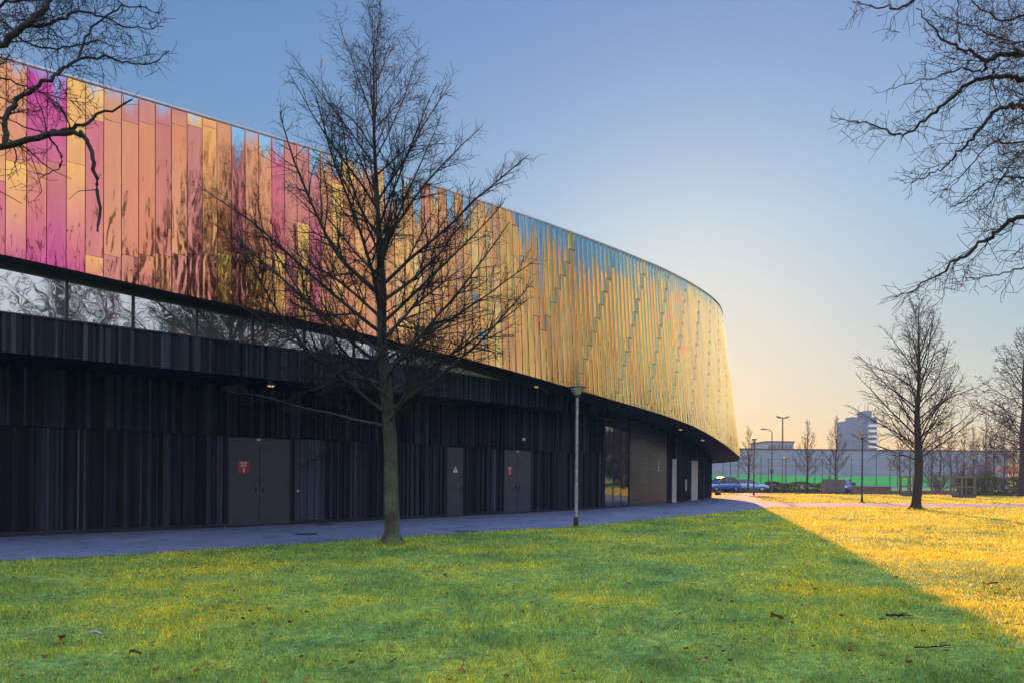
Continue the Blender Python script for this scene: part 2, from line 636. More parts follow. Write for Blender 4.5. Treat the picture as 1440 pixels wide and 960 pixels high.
for i in range(len(edges) - 1):
    sa, sb = edges[i], edges[i + 1]
    sm = .5 * (sa + sb)
    zb, zt = float(h_bot(sm)), float(h_top(sm))
    H = zt - zb
    per = float(np.interp(sm, [0, 8, 16], [3.0, 3.4, 5.6]))
    if sm < 14 and rg.random() < .16: jump += rg.uniform(.6, 1.4)
    ph = float(np.interp(sm, phase_s, phase)) + jump - .35
    js = [ph + k * per for k in range(-60, 61)]
    js = [z for z in js if zb + .25 < z < zt - .22]
    cuts = [zb] + js + [zt]
    amp = float(np.interp(sm, [4, 12, 20, 30, 42], [.004, .022, .036, .030, .022]))
    amp_j = float(np.interp(sm, [4, 12, 20, 30], [.006, .02, .026, .018]))
    gap = .007
    n = len(cuts) - 1
    col_panel = None
    for k in range(n):
        z0, z1 = cuts[k], cuts[k + 1]
        t0, t1 = (z0 - zb) / H + .0008, (z1 - zb) / H - .0008
        rnd = rg.random()
        c = pick(sm, rg.random())
        if k == n - 1 and col_panel is not None and rg.random() < .3: c = col_panel
        col_panel = c
        cb = lerp3(c, pick(sm, rg.random()), rg.uniform(.1, .5))
        if sm < 7: cb = lerp3(cb, PAL['pink'], rg.uniform(.05, .3))
        top_cell = (k == n - 1)
        if top_cell and .35 < sm < .85 : c, cb = PAL['magenta'], lerp3(PAL['magenta'], PAL['salmon'], .45)
        if not top_cell and .0 < sm < 1.35 : cb = lerp3(cb, PAL['magenta'], .75)
        # light blue heads
        if sm > 7.5:
            mean = tuple(float(np.interp(sm, [7.5, 12, 18, 26, 36], [q1, q2, q3, q4, q5])) for q1, q2, q3, q4, q5 in zip((.74, .35, .16), (.86, .48, .17), MEAN['a'], MEAN['b'], MEAN['c']))
            kk = float(np.interp(sm, [7.5, 11, 18, 24], [.2, .45, .62, .82]))
            c, cb = lerp3(c, mean, kk), lerp3(cb, mean, kk)
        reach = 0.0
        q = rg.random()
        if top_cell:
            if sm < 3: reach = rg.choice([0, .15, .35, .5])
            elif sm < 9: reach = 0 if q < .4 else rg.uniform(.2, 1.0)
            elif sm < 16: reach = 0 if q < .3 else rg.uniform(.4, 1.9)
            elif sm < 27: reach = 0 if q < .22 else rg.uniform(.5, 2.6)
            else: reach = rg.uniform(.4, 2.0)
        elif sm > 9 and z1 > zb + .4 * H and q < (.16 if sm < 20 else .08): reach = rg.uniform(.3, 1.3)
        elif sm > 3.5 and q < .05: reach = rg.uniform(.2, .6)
        soft = float(np.interp(sm, [4, 14, 22, 34], [.85, .8, .65, .4]))
        oL, oR = amp * rg.uniform(.85, 1.2), amp * .12
        oB, oT = amp_j, 0.0
        NS = 4 if sm > 7 else 2                 # slightly bowed sheet
        bow = .10 * amp
        fr_ = []
        for q_ in range(NS + 1):
            f = q_ / NS
            sx = sa + gap + (sb - sa - 2 * gap) * f
            o_ = oL * (1 - f) + oR * f + bow * math.sin(math.pi * f)
            fr_.append((sx, o_, f))
        hgt = z1 - z0
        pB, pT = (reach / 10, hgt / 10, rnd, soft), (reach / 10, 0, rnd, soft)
        for (x0, o0, f0), (x1, o1, f1) in zip(fr_[:-1], fr_[1:]):
            cl.add([face_pt(x0, t0, o0 + oB), face_pt(x1, t0, o1 + oB), face_pt(x1, t1, o1 + oT), face_pt(x0, t1, o0 + oT)], [(0, 1, 2, 3)], 0,
                   [cb + (f0,), cb + (f1,), c + (f1,), c + (f0,)], [(x0, z0), (x1, z0), (x1, z1), (x0, z1)], [pB, pB, pT, pT])
            cl.add([face_pt(x0, t0, -.06), face_pt(x1, t0, -.06), face_pt(x1, t0, o1 + oB), face_pt(x0, t0, o0 + oB)], [(0, 1, 2, 3)], 0,
                   [cb + (f0,)] * 4, [(x0, z0)] * 4, [pB] * 4)
        for sx, o_, f in (fr_[0], fr_[-1]):
            q4 = [face_pt(sx, t0, -.06), face_pt(sx, t0, o_ + oB), face_pt(sx, t1, o_ + oT), face_pt(sx, t1, -.06)]
            cl.add(q4, [(0, 1, 2, 3)], 0, [cb + (f,), cb + (f,), c + (f,), c + (f,)], [(sx, z0), (sx + .03, z0), (sx + .03, z1), (sx, z1)], [pB, pB, pT, pT])
        cl.add([face_pt(fr_[0][0], t1, fr_[0][1]), face_pt(fr_[-1][0], t1, fr_[-1][1]), face_pt(fr_[-1][0], t1, -.06), face_pt(fr_[0][0], t1, -.06)], [(0, 1, 2, 3)], 0, [c + (.5,)] * 4, [(sa, z1)] * 4, [pT] * 4)
    # dark sheet behind the joints
    cl.quad(face_pt(sa, 0, -.05), face_pt(sb, 0, -.05), face_pt(sb, 1, -.05), face_pt(sa, 1, -.05), 1)
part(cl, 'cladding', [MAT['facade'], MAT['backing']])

# --- roof, roof edge, soffit
ss = list(np.arange(-32, S_END, .7))
rf = MB()
top = [face_pt(s, 1, -.1) for s in ss]
back_pts = [(-70.0, 78.0, 12.5), (-62.0, 20.0, 10.5)]
ring = top + back_pts
cen = (float(np.mean([p[0] for p in ring])), float(np.mean([p[1] for p in ring])), 12.6)
rf.add(ring + [cen], [(k, (k + 1) % len(ring), len(ring)) for k in range(len(ring))])
part(rf, 'roof', MAT['roof'])
bw = MB()
chain = [top[-1]] + back_pts + [top[0]]
for a, b in zip(chain[:-1], chain[1:]):
    bw.quad((a[0], a[1], 0), (b[0], b[1], 0), b, a)
part(bw, 'rear_wall', MAT['backing'])
te = MB()
for a, b in zip(ss[:-1], ss[1:]):
    o0, o1 = .05, -.12
    za, zb_ = float(h_top(a)), float(h_top(b))
    p = [W3(a, d_top(a) + o0, za + .005), W3(b, d_top(b) + o0, zb_ + .005), W3(b, d_top(b) + o0, zb_ + .045), W3(a, d_top(a) + o0, za + .045)]
    q = [W3(a, d_top(a) + o1, za + .05), W3(b, d_top(b) + o1, zb_ + .05)]
    te.quad(*p); te.quad(p[3], p[2], q[1], q[0])
part(te, 'roof_edge', MAT['trim'])
so = MB()
for a, b in zip(ss[:-1], ss[1:]):
    r0, r1 = .16, .16
    so.quad(W3(a, d_bot(a) - .02, h_bot(a) - .012), W3(b, d_bot(b) - .02, h_bot(b) - .012), W3(b, -.4, h_bot(b) + r1), W3(a, -.4, h_bot(a) + r0))
part(so, 'soffit', MAT['dark'])

# --- black slatted walls
DOORS = [(s_at(318.5), s_at(410.5)), (s_at(628), s_at(653.5)), (s_at(708), s_at(748.5)), (s_at(944), s_at(950)), (s_at(971), s_at(980))]
GLAZ = (s_at(850), s_at(885)); SHUT = (GLAZ[1], s_at(937.5))
PALE = (s_at(412.5), s_at(454))
WALL0, WALL1 = -32.0, S_END


def boards(mb, s0, s1, z0, z1, dfun, seed, holes=(), pale=None):
    r = random.Random(seed)
    s = s0
    while s < s1 - .01:
        far = s < -4 or s > 48.5
        w = r.uniform(.2, .4) if far else r.choice([.04, .05, .06, .06, .08, .11])
        for h in holes:
            if h[0] - 1e-4 <= s < h[1]:
                s = h[1]; break
        e = min(s + w, s1)
        for h in holes:
            if s < h[0] < e: e = h[0]
        dep = r.choice([0, .018, .04, .055])
        g = r.choice([.004, .006, .010, .018, .034])
        if r.random() < .06: g = r.uniform(.04, .07)
        if pale and pale[0] <= s < pale[1]: g = r.uniform(.04, .085)
        tint = (g * .70, g * .85, g * 1.22, 1)
        za0, za1 = (z0(s), z0(e)) if callable(z0) else (z0, z0)
        zb0, zb1 = (z1(s), z1(e)) if callable(z1) else (z1, z1)
        d0 = float(dfun(s)) + dep; d1 = float(dfun(e)) + dep
        b0 = float(dfun(s)) - .05; b1 = float(dfun(e)) - .05
        vs = [W3(s, d0, za0), W3(e, d1, za1), W3(e, d1, zb1), W3(s, d0, zb0), W3(s, b0, za0), W3(e, b1, za1), W3(e, b1, zb1), W3(s, b0, zb0)]
        u = [(s, za0), (e, za1), (e, zb1), (s, zb0)] * 2
        mb.add(vs, [(0, 1, 2, 3), (1, 5, 6, 2), (4, 0, 3, 7), (4, 5, 1, 0), (3, 2, 6, 7)], 0, tint, u)
        s = e


zero = lambda s: 0.0
solid = sorted(DOORS + [(GLAZ[0], SHUT[1])])
gaps_ = list(zip([WALL0] + [h[1] for h in solid], [h[0] for h in solid] + [WALL1]))
for k_, (a, b) in enumerate(gaps_):
    lw = MB()
    boards(lw, a, b, .12, SEAM - .012, zero, 3 + k_, (), PALE)
    part(lw, 'lower_wall', MAT['boards'])
for k_, (a, b) in enumerate(((WALL0, GLAZ[0]), (SHUT[1], WALL1))):
    uw = MB()
    boards(uw, a, b, SEAM + .012, lambda s: float(h_bot(s)) + .1, lambda s: .012, 4 + k_)
    part(uw, 'upper_wall', MAT['boards'])
bk = MB()
for a, b in zip(ss[:-1], ss[1:]):
    bk.quad(W3(a, -.08, 0), W3(b, -.08, 0), W3(b, -.08, h_bot(b) + .4), W3(a, -.08, h_bot(a) + .4))
part(bk, 'wall_backing', MAT['backing'])
for a0, b0 in gaps_:
    sk = MB()
    xs = np.linspace(a0, b0, max(2, int((b0 - a0) / .8)))
    for a, b in zip(xs[:-1], xs[1:]):
        sk.quad(W3(a, .03, 0), W3(b, .03, 0), W3(b, .03, .118), W3(a, .03, .118))
        sk.quad(W3(a, .03, .118), W3(b, .03, .118), W3(b, -.06, .118), W3(a, -.06, .118))
    part(sk, 'plinth', MAT['black'])
# jutting band over the recess
BS1 = 25.2
bb = MB()
boards(bb, WALL0, BS1, lambda s: float(band_lo(s)), lambda s: float(band_hi(s)), d_band, 8)
part(bb, 'parapet_band', MAT['boards'])
bl = MB()
xs = np.arange(WALL0, BS1, .6)
for a, b in zip(xs[:-1], xs[1:]):
    la, lb, ha, hb_ = float(band_lo(a)), float(band_lo(b)), float(band_hi(a)), float(band_hi(b))
    bl.quad(W3(a, d_band(a), la + .02), W3(b, d_band(b), lb + .02), W3(b, -.05, lb + .02), W3(a, -.05, la + .02))
    bl.quad(W3(a, d_band(a) + .065, ha), W3(b, d_band(b) + .065, hb_), W3(b, d_band(b) + .065, hb_ + .035), W3(a, d_band(a) + .065, ha + .035))
    bl.quad(W3(a, d_band(a) + .065, ha + .035), W3(b, d_band(b) + .065, hb_ + .035), W3(b, d_band(b) - .3, hb_ + .035), W3(a, d_band(a) - .3, ha + .035))
    bl.quad(W3(a, d_band(a) + .02, h_bot(a) - HEAD), W3(b, d_band(b) + .02, h_bot(b) - HEAD), W3(b, d_band(b) + .02, h_bot(b) + .1), W3(a, d_band(a) + .02, h_bot(a) + .1))
    bl.quad(W3(a, d_band(a) + .02, h_bot(a) - HEAD), W3(a, d_band(a) - .2, h_bot(a) - HEAD), W3(b, d_band(b) - .2, h_bot(b) - HEAD), W3(b, d_band(b) + .02, h_bot(b) - HEAD))
part(bl, 'recess_ceiling', MAT['black'])
# strip windows
mull = [s_at(p, 460, 2.4) for p in (94, 188, 278, 357, 430, 500, 575)]
step = mull[1] - mull[0]
allm = [mull[0] - step * k for k in range(18, 0, -1)] + mull
for a, b in zip(allm[:-1], allm[1:]):
    g = MB()
    xs = np.linspace(a + .03, b - .03, 3)
    da = float(d_band(.5 * (a + b))) - .06
    tl = random.Random(int(a * 100)).uniform(-.006, .006)
    g.quad(W3(a + .03, da - tl, band_hi(a) + .036), W3(b - .03, da + tl, band_hi(b) + .036), W3(b - .03, da + tl, h_bot(b) - HEAD), W3(a + .03, da - tl, h_bot(a) - HEAD),
           uv=[(0, 0), (1, 0), (1, 1), (0, 1)])
    w = part(g, 'window', MAT['glass_strip'])
    mm = MB()
    for x0, x1 in ((b - .03, b + .03),):
        zz_ = float(band_hi(b)) + .04
        vs = [W3(x0, da - .08, zz_), W3(x1, da - .08, zz_), W3(x1, da + .03, zz_), W3(x0, da + .03, zz_)]
        zt_ = float(h_bot(b)) - HEAD
        vs += [(v[0], v[1], zt_) for v in vs]
        mm.add(vs, [(0, 1, 2, 3), (4, 7, 6, 5), (0, 4, 5, 1), (1, 5, 6, 2), (2, 6, 7, 3), (3, 7, 4, 0)])
    part(mm, 'mullion', MAT['black'], parent=w)
fp = MB()
xs = np.linspace(mull[-1] + .03, 21.5, 14)
for a, b in zip(xs[:-1], xs[1:]):
    fp.quad(W3(a, d_band(a) - .05, band_hi(a) + .036), W3(b, d_band(b) - .05, band_hi(b) + .036), W3(b, d_band(b) - .05, max(h_bot(b) - HEAD, band_hi(b) + .04)), W3(a, d_band(a) - .05, max(h_bot(a) - HEAD, band_hi(a) + .04)))
part(fp, 'fascia_panel', MAT['fascia'])

# --- doors, entrance glass, shutter
def slab(mb, s0, s1, z0, z1, d0, d1, mi=0):
    vs = [W3(s0, d1, z0), W3(s1, d1, z0), W3(s1, d1, z1), W3(s0, d1, z1), W3(s0, d0, z0), W3(s1, d0, z0), W3(s1, d0, z1), W3(s0, d0, z1)]
    u = [(s0, z0), (s1, z0), (s1, z1), (s0, z1)] * 2
    mb.add(vs, [(0, 1, 2, 3), (1, 5, 6, 2), (4, 0, 3, 7), (4, 5, 1, 0), (3, 2, 6, 7)], mi, None, u)


def sign(door, s0, s1, z0, z1, d, kind):
    mb = MB()
    w, h = s1 - s0, z1 - z0
    if kind == 'red':
        slab(mb, s0, s1, z0, z1, d, d + .006, 0)
        def bar(u0, u1, v0, v1): slab(mb, s0 + w * u0, s0 + w * u1, z0 + h * v0, z0 + h * v1, d + .006, d + .009, 1)
        # two short rows of white capitals, too small to read, over a white pictogram
        for r_, (v0, v1, u0, u1, nn) in enumerate(((.72, .88, .2, .8, 7), (.52, .66, .27, .73, 6))):
            for k in range(nn):
                a = u0 + (u1 - u0) * k / nn; b = a + (u1 - u0) / nn * .72
                bar(a, a + (b - a) * .34, v0, v1)
                bar(a + (b - a) * .34, b, v1 - (v1 - v0) * .32, v1)
                if (k * 7 + r_) % 3: bar(a + (b - a) * .34, b, v0, v0 + (v1 - v0) * .3)
        bar(.44, .56, .10, .34); bar(.46, .54, .36, .44)
        mats = [MAT['sign_red'], MAT['sign_white']]
    else:
        vs = [W3(s0, d + .004, z0), W3(s1, d + .004, z0), W3(.5 * (s0 + s1), d + .004, z1)]
        mb.add(vs, [(0, 1, 2)], 0)
        m = .5 * (s0 + s1)
        slab(mb, m - w * .05, m + w * .05, z0 + h * .2, z0 + h * .6, d + .004, d + .007, 1)
        mats = [MAT['sign_white'], MAT['black']]
    part(mb, 'sign', mats, parent=door)


def door(s0, s1, mat, z1=SEAM - .05, z0=.05, d=-.03, label=None):
    mb = MB()
    slab(mb, s0, s1, z0, z1, d - .05, d)
    for a, b, c, e in ((s0 + .01, s0 + .03, z0, z1),):
        pass
    o = part(mb, 'door', mat)
    if label: o['label'] = label
    return o


for (a, b), leafs in ((DOORS[0], 2), (DOORS[1], 1), (DOORS[2], 2)):
    fr = MB()
    slab(fr, a, a + .035, 0, SEAM - .014, -.07, .0); slab(fr, b - .06, b, 0, SEAM - .014, -.07, .0)
    slab(fr, a + .036, b - .061, SEAM - .05, SEAM - .014, -.07, .0)
    slab(fr, a + .036, b - .061, 0, .045, -.07, .03)
    part(fr, 'door_frame', MAT['black'])
    a, b = a + .04, b - .065
    m = a + (b - a) * .49
    lv = [(a, m - .008), (m + .008, b)] if leafs == 2 else [(a, b)]
    ds = [door(x0, x1, MAT['door']) for x0, x1 in lv]
    for k, (dd, (x0, x1)) in enumerate(zip(ds, lv)):
        hb = MB()
        xx = x1 - .10 if k == 0 else x0 + .10
        slab(hb, xx - .012, xx + .012, 1.02, 1.16, -.03, .015)
        part(hb, 'handle', MAT['black'], parent=dd)
    if leafs == 2:
        cs = MB(); slab(cs, m - .10, m + .0, SEAM - .11, SEAM - .055, -.028, .03)
        part(cs, 'door_closer', MAT['sign_white'], parent=ds[0])
    if a < 8:
        sign(ds[0], s_at(333.5), s_at(350.5), 1.60, 1.98, -.028, 'red')
    elif leafs == 1:
        sign(ds[0], s_at(637.5), s_at(644), 1.70, 1.94, -.028, 'tri')
    else:
        sign(ds[0], s_at(713.5), s_at(720.5), 1.62, 1.98, -.028, 'red')
for k in (3, 4):
    a, b = DOORS[k]
    o = door(a, b, MAT['doorlight'], d=.05, z1=SEAM - .02, label='narrow pale grey door leaf')
hd = MB(); x0 = s_at(962.3); slab(hd, x0, x0 + .3, .75, 1.45, .055, .075)
part(hd, 'notice_plate', MAT['doorlight'])
dk = MB(); x0 = s_at(415.5); slab(dk, x0, x0 + .06, 1.02, 1.09, .055, .085)
part(dk, 'lock', MAT['steel'])
cm = MB(); x0 = s_at(731); slab(cm, x0, x0 + .12, 3.08, 3.2, .065, .16)
part(cm, 'wall_camera', MAT['sign_white'])
# dark flush panel above the right-hand doors
# entrance glazing
gl = MB()
n_ = 3
xs = np.linspace(GLAZ[0] + .04, GLAZ[1] - .04, n_ + 1)
for a, b in zip(xs[:-1], xs[1:]):
    for z0, z1 in ((.06, SEAM - .03), (SEAM + .03, None)):
        g = MB()
        t0 = h_bot(a) + .1 if z1 is None else z1
        t1 = h_bot(b) + .1 if z1 is None else z1
        g.quad(W3(a + .012, -.03, z0), W3(b - .012, -.03, z0), W3(b - .012, -.03, t1), W3(a + .012, -.03, t0), uv=[(0, 0), (1, 0), (1, 1), (0, 1)])
        part(g, 'glass_pane', MAT['glass_door'])
gf = MB()
for x in xs:
    slab(gf, x - .012, x + .012, .0, float(h_bot(x)) + .1, -.07, -.01)
slab(gf, GLAZ[0], GLAZ[0] + .026, 0, float(h_bot(GLAZ[0])) + .1, -.07, .02)
slab(gf, GLAZ[1] - .026, GLAZ[1], 0, float(h_bot(GLAZ[1])) + .1, -.07, .02)
slab(gf, GLAZ[0] + .03, GLAZ[1] - .03, SEAM - .03, SEAM + .03, -.07, -.008)
slab(gf, GLAZ[0] + .03, GLAZ[1] - .03, 0, .06, -.07, -.008)
part(gf, 'glazing_frame', MAT['black'])
shs = MB()
xs = np.linspace(SHUT[0], SHUT[1], 5)
for a, b in zip(xs[:-1], xs[1:]):
    nz = 26
    z1 = float(h_bot(.5 * (a + b))) + .1
    for k in range(nz):
        za, zb_ = z1 * k / nz, z1 * (k + 1) / nz - .006
        vs = [W3(a + .006, .008, za), W3(b - .006, .008, za), W3(b - .006, .0, zb_), W3(a + .006, .0, zb_), W3(a + .006, -.04, za), W3(b - .006, -.04, za)]
        shs.add(vs, [(0, 1, 2, 3), (4, 5, 1, 0)], 0, None, [(a, za), (b, za), (b, zb_), (a, zb_), (a, za), (b, za)])
part(shs, 'metal_shutter', MAT['shutter'])
hs = MB(); x0 = s_at(924); slab(hs, x0, x0 + .16, 1.9, 2.5, .012, .03)
part(hs, 'notice_plate', MAT['doorlight'])
# downlights
for px, py, d in ((957, 596, 1.3), (988, 611, 1.35), (753, 536, 1.5)):
    s0 = s_at(px, py, d)
    x, y, z = W3(s0, d, h_bot(s0) + .035)
    mb = MB()
    mb.lathe([(.10, z - .035), (.13, z - .03), (.13, z + .05)], 14, 0, x, y)
    o = part(mb, 'downlight', MAT['steel'])
    m2 = MB(); m2.lathe([(.09, z - .05), (.088, z - .037)], 14, 0, x, y)
    part(m2, 'lamp', MAT['lamp_on'], parent=o)
s0 = s_at(380, 536, 1.0)
x, y, z = W3(s0, 1.0, band_lo(s0) + .02)
mb = MB(); mb.lathe([(.12, z - .03), (.13, z - .025), (.13, z + .015)], 14, 0, x, y)
o = part(mb, 'downlight', MAT['steel'])
m2 = MB(); m2.lathe([(.09, z - .045), (.088, z - .032)], 14, 0, x, y)
part(m2, 'lamp', MAT['lamp_on'], parent=o)

# ------------------------------------------------------------------ ground and paths
gm = MB()
gm.quad((-900, -400, 0), (1100, -400, 0), (1100, 1500, 0), (-900, 1500, 0))
tag(gm.build('ground', MAT['ground']), kind='structure')


def catmull(pts, n=8):
    pts = [np.array(p, float) for p in pts]
    P_ = [2 * pts[0] - pts[1]] + pts + [2 * pts[-1] - pts[-2]]
    out = []
    for i in range(1, len(P_) - 2):
        for k in range(n):
            t = k / n
            a, b, c, d = P_[i - 1:i + 3]
            out.append(.5 * ((2 * b) + (-a + c) * t + (2 * a - 5 * b + 4 * c - d) * t * t + (-a + 3 * b - 3 * c + d) * t ** 3))
    out.append(pts[-1])
    return out


near = [(-24.0, 1.0), (-14, 7.9)] + [G(*p) for p in ((0, 789), (120, 783.5), (240, 776), (400, 766), (640, 750), (820, 739.4), (912, 730), (1020, 720), (1085, 713.2))]
near = [tuple(p) for p in catmull(near, 6)]
br_near = [G(1180, 712.4), G(1300, 712.6), G(1440, 713), G(1700, 715)]
br_far = [G(1700, 711.0), G(1440, 709), G(1300, 707.6), G(1180, 706.6), G(1100, 706.3), G(1074, 703.5), G(1064, 699)]
wall_side = [tuple(W(s, -.05)) for s in np.arange(-31, 62, .8)]
out_edge = [tuple(W(s, 6.5)) for s in np.arange(62, 50, -.8)]
poly_path = near + br_near + br_far + out_edge + wall_side[::-1]
poly_path = [(float(a), float(b)) for a, b in poly_path]


def sheet(name, poly, z, mat):
    import bmesh
    bm = bmesh.new()
    vs = [bm.verts.new((a, b, z)) for a, b in poly]
    es = [bm.edges.new((vs[i], vs[(i + 1) % len(vs)])) for i in range(len(vs))]
    bmesh.ops.triangle_fill(bm, use_beauty=True, use_dissolve=False, edges=es)
    for f in bm.faces:
        if f.normal.z < 0: f.normal_flip()
    me = bpy.data.meshes.new(name)
    bm.to_mesh(me); bm.free()
    me.materials.append(mat)
    return link(bpy.data.objects.new(name, me))


tag(sheet('path', poly_path, .012, MAT['asphalt']), kind='structure')
MAT['road'] = simple('road_asphalt', (.035, .034, .034), 1.0, 0, .2, 1.2, spec=.0)
rd = MB(); rd.quad((-60, 71, .006), (300, 66, .006), (300, 90, .006), (-60, 96, .006))
tag(rd.build('road', MAT['road']), kind='structure')


def in_poly(x, y, poly):
    inside = np.zeros(len(x), bool)
    n = len(poly)
    j = n - 1
    for i in range(n):
        xi, yi = poly[i]; xj, yj = poly[j]
        c = ((yi > y) != (yj > y)) & (x < (xj - xi) * (y - yi) / (yj - yi + 1e-12) + xi)
        inside ^= c
        j = i
    return inside


hall_poly = [tuple(map(float, W(s, -.1))) for s in np.arange(-31, S_END, 1.0)] + [(-70, 78), (-62, 20)]

# grass blades
rings = [(.5, 3.6, 900, .036, .008), (3.6, 6.5, 3000, .034, .0045), (6.5, 10, 1600, .036, .006), (10, 16, 700, .038, .009), (16, 26, 260, .05, .014), (26, 42, 90, .055, .024), (42, 69, 34, .06, .045)]
SPOTS = [(*G(*p_), r_) for p_, r_ in (((585, 788), .5), ((60, 932), .16), ((155, 925), .10), ((1258, 870), .14), ((1275, 838), .16), ((1230, 815), .2), ((300, 815), .28), ((90, 815), .35), ((850, 800), .18), ((960, 905), .06), ((1120, 905), .05), ((700, 915), .05), ((480, 870), .09), ((1390, 775), .3))]
V, F, A = [], [], []
base = 0
for y0, y1, den, hh, ww in rings:
    wmax = .86 * y1 + 6.0
    n = int(den * 2 * wmax * (y1 - y0))
    x = RNG.uniform(-wmax, wmax, n); y = RNG.uniform(y0, y1, n)
    keep = (np.abs(x) < .86 * y + 6.0) & ~in_poly(x + RNG.normal(0, .05, n), y + RNG.normal(0, .05, n), poly_path) & ~in_poly(x, y, hall_poly)
    for sx_, sy_, sr_ in SPOTS:
        keep &= (np.hypot((x - sx_) / 1.5, y - sy_) > sr_ * (1 + .35 * np.sin(5 * np.arctan2(y - sy_, x - sx_) + sx_))) | (RNG.random(n) < .16)
    x, y = x[keep], y[keep]
    # clumps: height follows a patchy field
    f = np.sin(x * 2.1 + 1.3 * np.sin(y * 1.7)) * np.sin(y * 2.6 + 1.1 * np.sin(x * 1.9)) + .6 * np.sin(x * 6.1 + y * 3.3) * np.sin(y * 7.3 - x * 2.2)
    n = len(x)
    h = hh * np.clip(1 + .45 * f, .35, 2) * RNG.uniform(.45, 1.5, n)
    az = RNG.uniform(0, 2 * math.pi, n)
    lean = RNG.uniform(.15, 1.1, n) * h
    la = RNG.uniform(0, 2 * math.pi, n)
    w = ww * RNG.uniform(.6, 1.4, n)
    dx, dy = np.cos(az) * w * .5, np.sin(az) * w * .5
    lx, ly = np.cos(la) * lean, np.sin(la) * lean
    z0 = np.zeros(n)
    a = np.stack([x - dx, y - dy, z0], 1); b = np.stack([x + dx, y + dy, z0], 1)
    c = np.stack([x + lx * .4 + dx * .75, y + ly * .4 + dy * .75, h * .62], 1)
    d = np.stack([x + lx * .4 - dx * .75, y + ly * .4 - dy * .75, h * .62], 1)
    e = np.stack([x + lx, y + ly, h], 1)
    vv = np.stack([a, b, c, d, e], 1).reshape(-1, 3)
    k = base + np.arange(n)[:, None] * 5
    ff = np.concatenate([k + np.array([[0, 1, 2]]), k + np.array([[0, 2, 3]]), k + np.array([[3, 2, 4]])], 0)
    V.append(vv); F.append(ff)
    A.append(np.repeat(RNG.random(n), 5))
    base += n * 5
for tx, ty, rad_, hh in ((*G(551, 765), .20, .10), (*G(1290, 715.5), .24, .13), (*G(810, 741.5), .07, .09), (*G(1212, 706.5), .08, .11)):
    n = 420
    aa = RNG.uniform(0, 6.28, n); rr_ = rad_ + np.abs(RNG.normal(0, .10, n)); x = tx + rr_ * np.cos(aa); y = ty + rr_ * np.sin(aa)
    h = hh * RNG.uniform(.5, 1.3, n); az = RNG.uniform(0, 6.28, n); la = aa + RNG.normal(0, .6, n); w = .010 * RNG.uniform(.6, 1.4, n)
    dx, dy = np.cos(az) * w * .5, np.sin(az) * w * .5; lx, ly = np.cos(la) * h * .5, np.sin(la) * h * .5; z0 = np.zeros(n)
    vv = np.stack([np.stack(q, 1) for q in ((x - dx, y - dy, z0), (x + dx, y + dy, z0), (x + lx * .4 + dx * .75, y + ly * .4 + dy * .75, h * .62), (x + lx * .4 - dx * .75, y + ly * .4 - dy * .75, h * .62), (x + lx, y + ly, h))], 1).reshape(-1, 3)
    k = base + np.arange(n)[:, None] * 5
    V.append(vv); F.append(np.concatenate([k + np.array([[0, 1, 2]]), k + np.array([[0, 2, 3]]), k + np.array([[3, 2, 4]])], 0)); A.append(np.repeat(RNG.random(n) * .7, 5)); base += n * 5
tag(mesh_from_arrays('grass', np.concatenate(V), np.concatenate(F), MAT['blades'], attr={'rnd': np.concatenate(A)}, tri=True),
    'short mossy lawn grass, green in the shade and golden in the sun', 'grass', kind='stuff')

MAT['deadleaf'] = leaf_material('dead_leaf', (.07, .028, .010), (.26, .14, .05))
V, F, A = [], [], []
rl = np.random.default_rng(3)
n = 1500
y = 4.2 + 22 * rl.random(n) ** 1.7
x = (rl.random(n) * 2 - 1) * (.78 * y + .5)
keep = ~in_poly(x, y, poly_path) & ~in_poly(x, y, hall_poly)
x, y = x[keep], y[keep]
for i in range(len(x)):
    s = rl.uniform(.014, .034) if i % 9 else rl.uniform(.03, .048); a = rl.uniform(0, 6.28); t = rl.uniform(-.6, .6)
    z = .035 + rl.uniform(0, .02)
    ca, sa = math.cos(a), math.sin(a)
    pts = [(-1, 0, .25), (-.3, -.65, .05), (.45, -.5, -.05), (1, 0, .3), (.45, .5, .35), (-.3, .6, .1)]
    V += [(x[i] + s * (ca * p - sa * q), y[i] + s * (sa * p + ca * q), z + s * (r_ + t * q)) for p, q, r_ in pts]
    b = 6 * i
    F += [(b, b + 1, b + 5), (b + 1, b + 2, b + 5), (b + 2, b + 4, b + 5), (b + 2, b + 3, b + 4)]
    A += [rl.random()] * 6
tag(mesh_from_arrays('leaf_litter', V, F, MAT['deadleaf'], attr={'rnd': A}, tri=True), 'small brown dead leaves scattered over the lawn', 'leaves', kind='stuff')


def big_leaf(px, py, size, label, rz, cat='leaf', mat=None):
    gx, gy = G(px, py)
    vs, fs, at = [], [], []
    nu, nv = 9, 6
    for i in range(nu):
        u = i / (nu - 1)
        wd = math.sin(math.pi * u) ** .7 * (.55 + .14 * math.sin(u * 19))
        for j in range(nv):
            v = j / (nv - 1) * 2 - 1
            vs.append((size * (u - .5) * 2, size * wd * v, size * (.30 * v * v * (1 + .5 * math.sin(4 * u)) + .18 * math.sin(5 * u + v) + .22)))
            at.append(.35 + .3 * math.sin(7 * u + 3 * v))
    for i in range(nu - 1):
        for j in range(nv - 1):
            fs.append((i * nv + j, i * nv + j + 1, i * nv + nv + j + 1, i * nv + nv + j))
    o = mesh_from_arrays('fallen_leaf' if cat == 'leaf' else 'paper_scrap', vs, fs, mat or MAT['deadleaf'], attr={'rnd': at}, smooth=True)
    o.location = (gx, gy, .03); o.rotation_euler = (.15, .1, rz)
    return tag(o, label, cat)


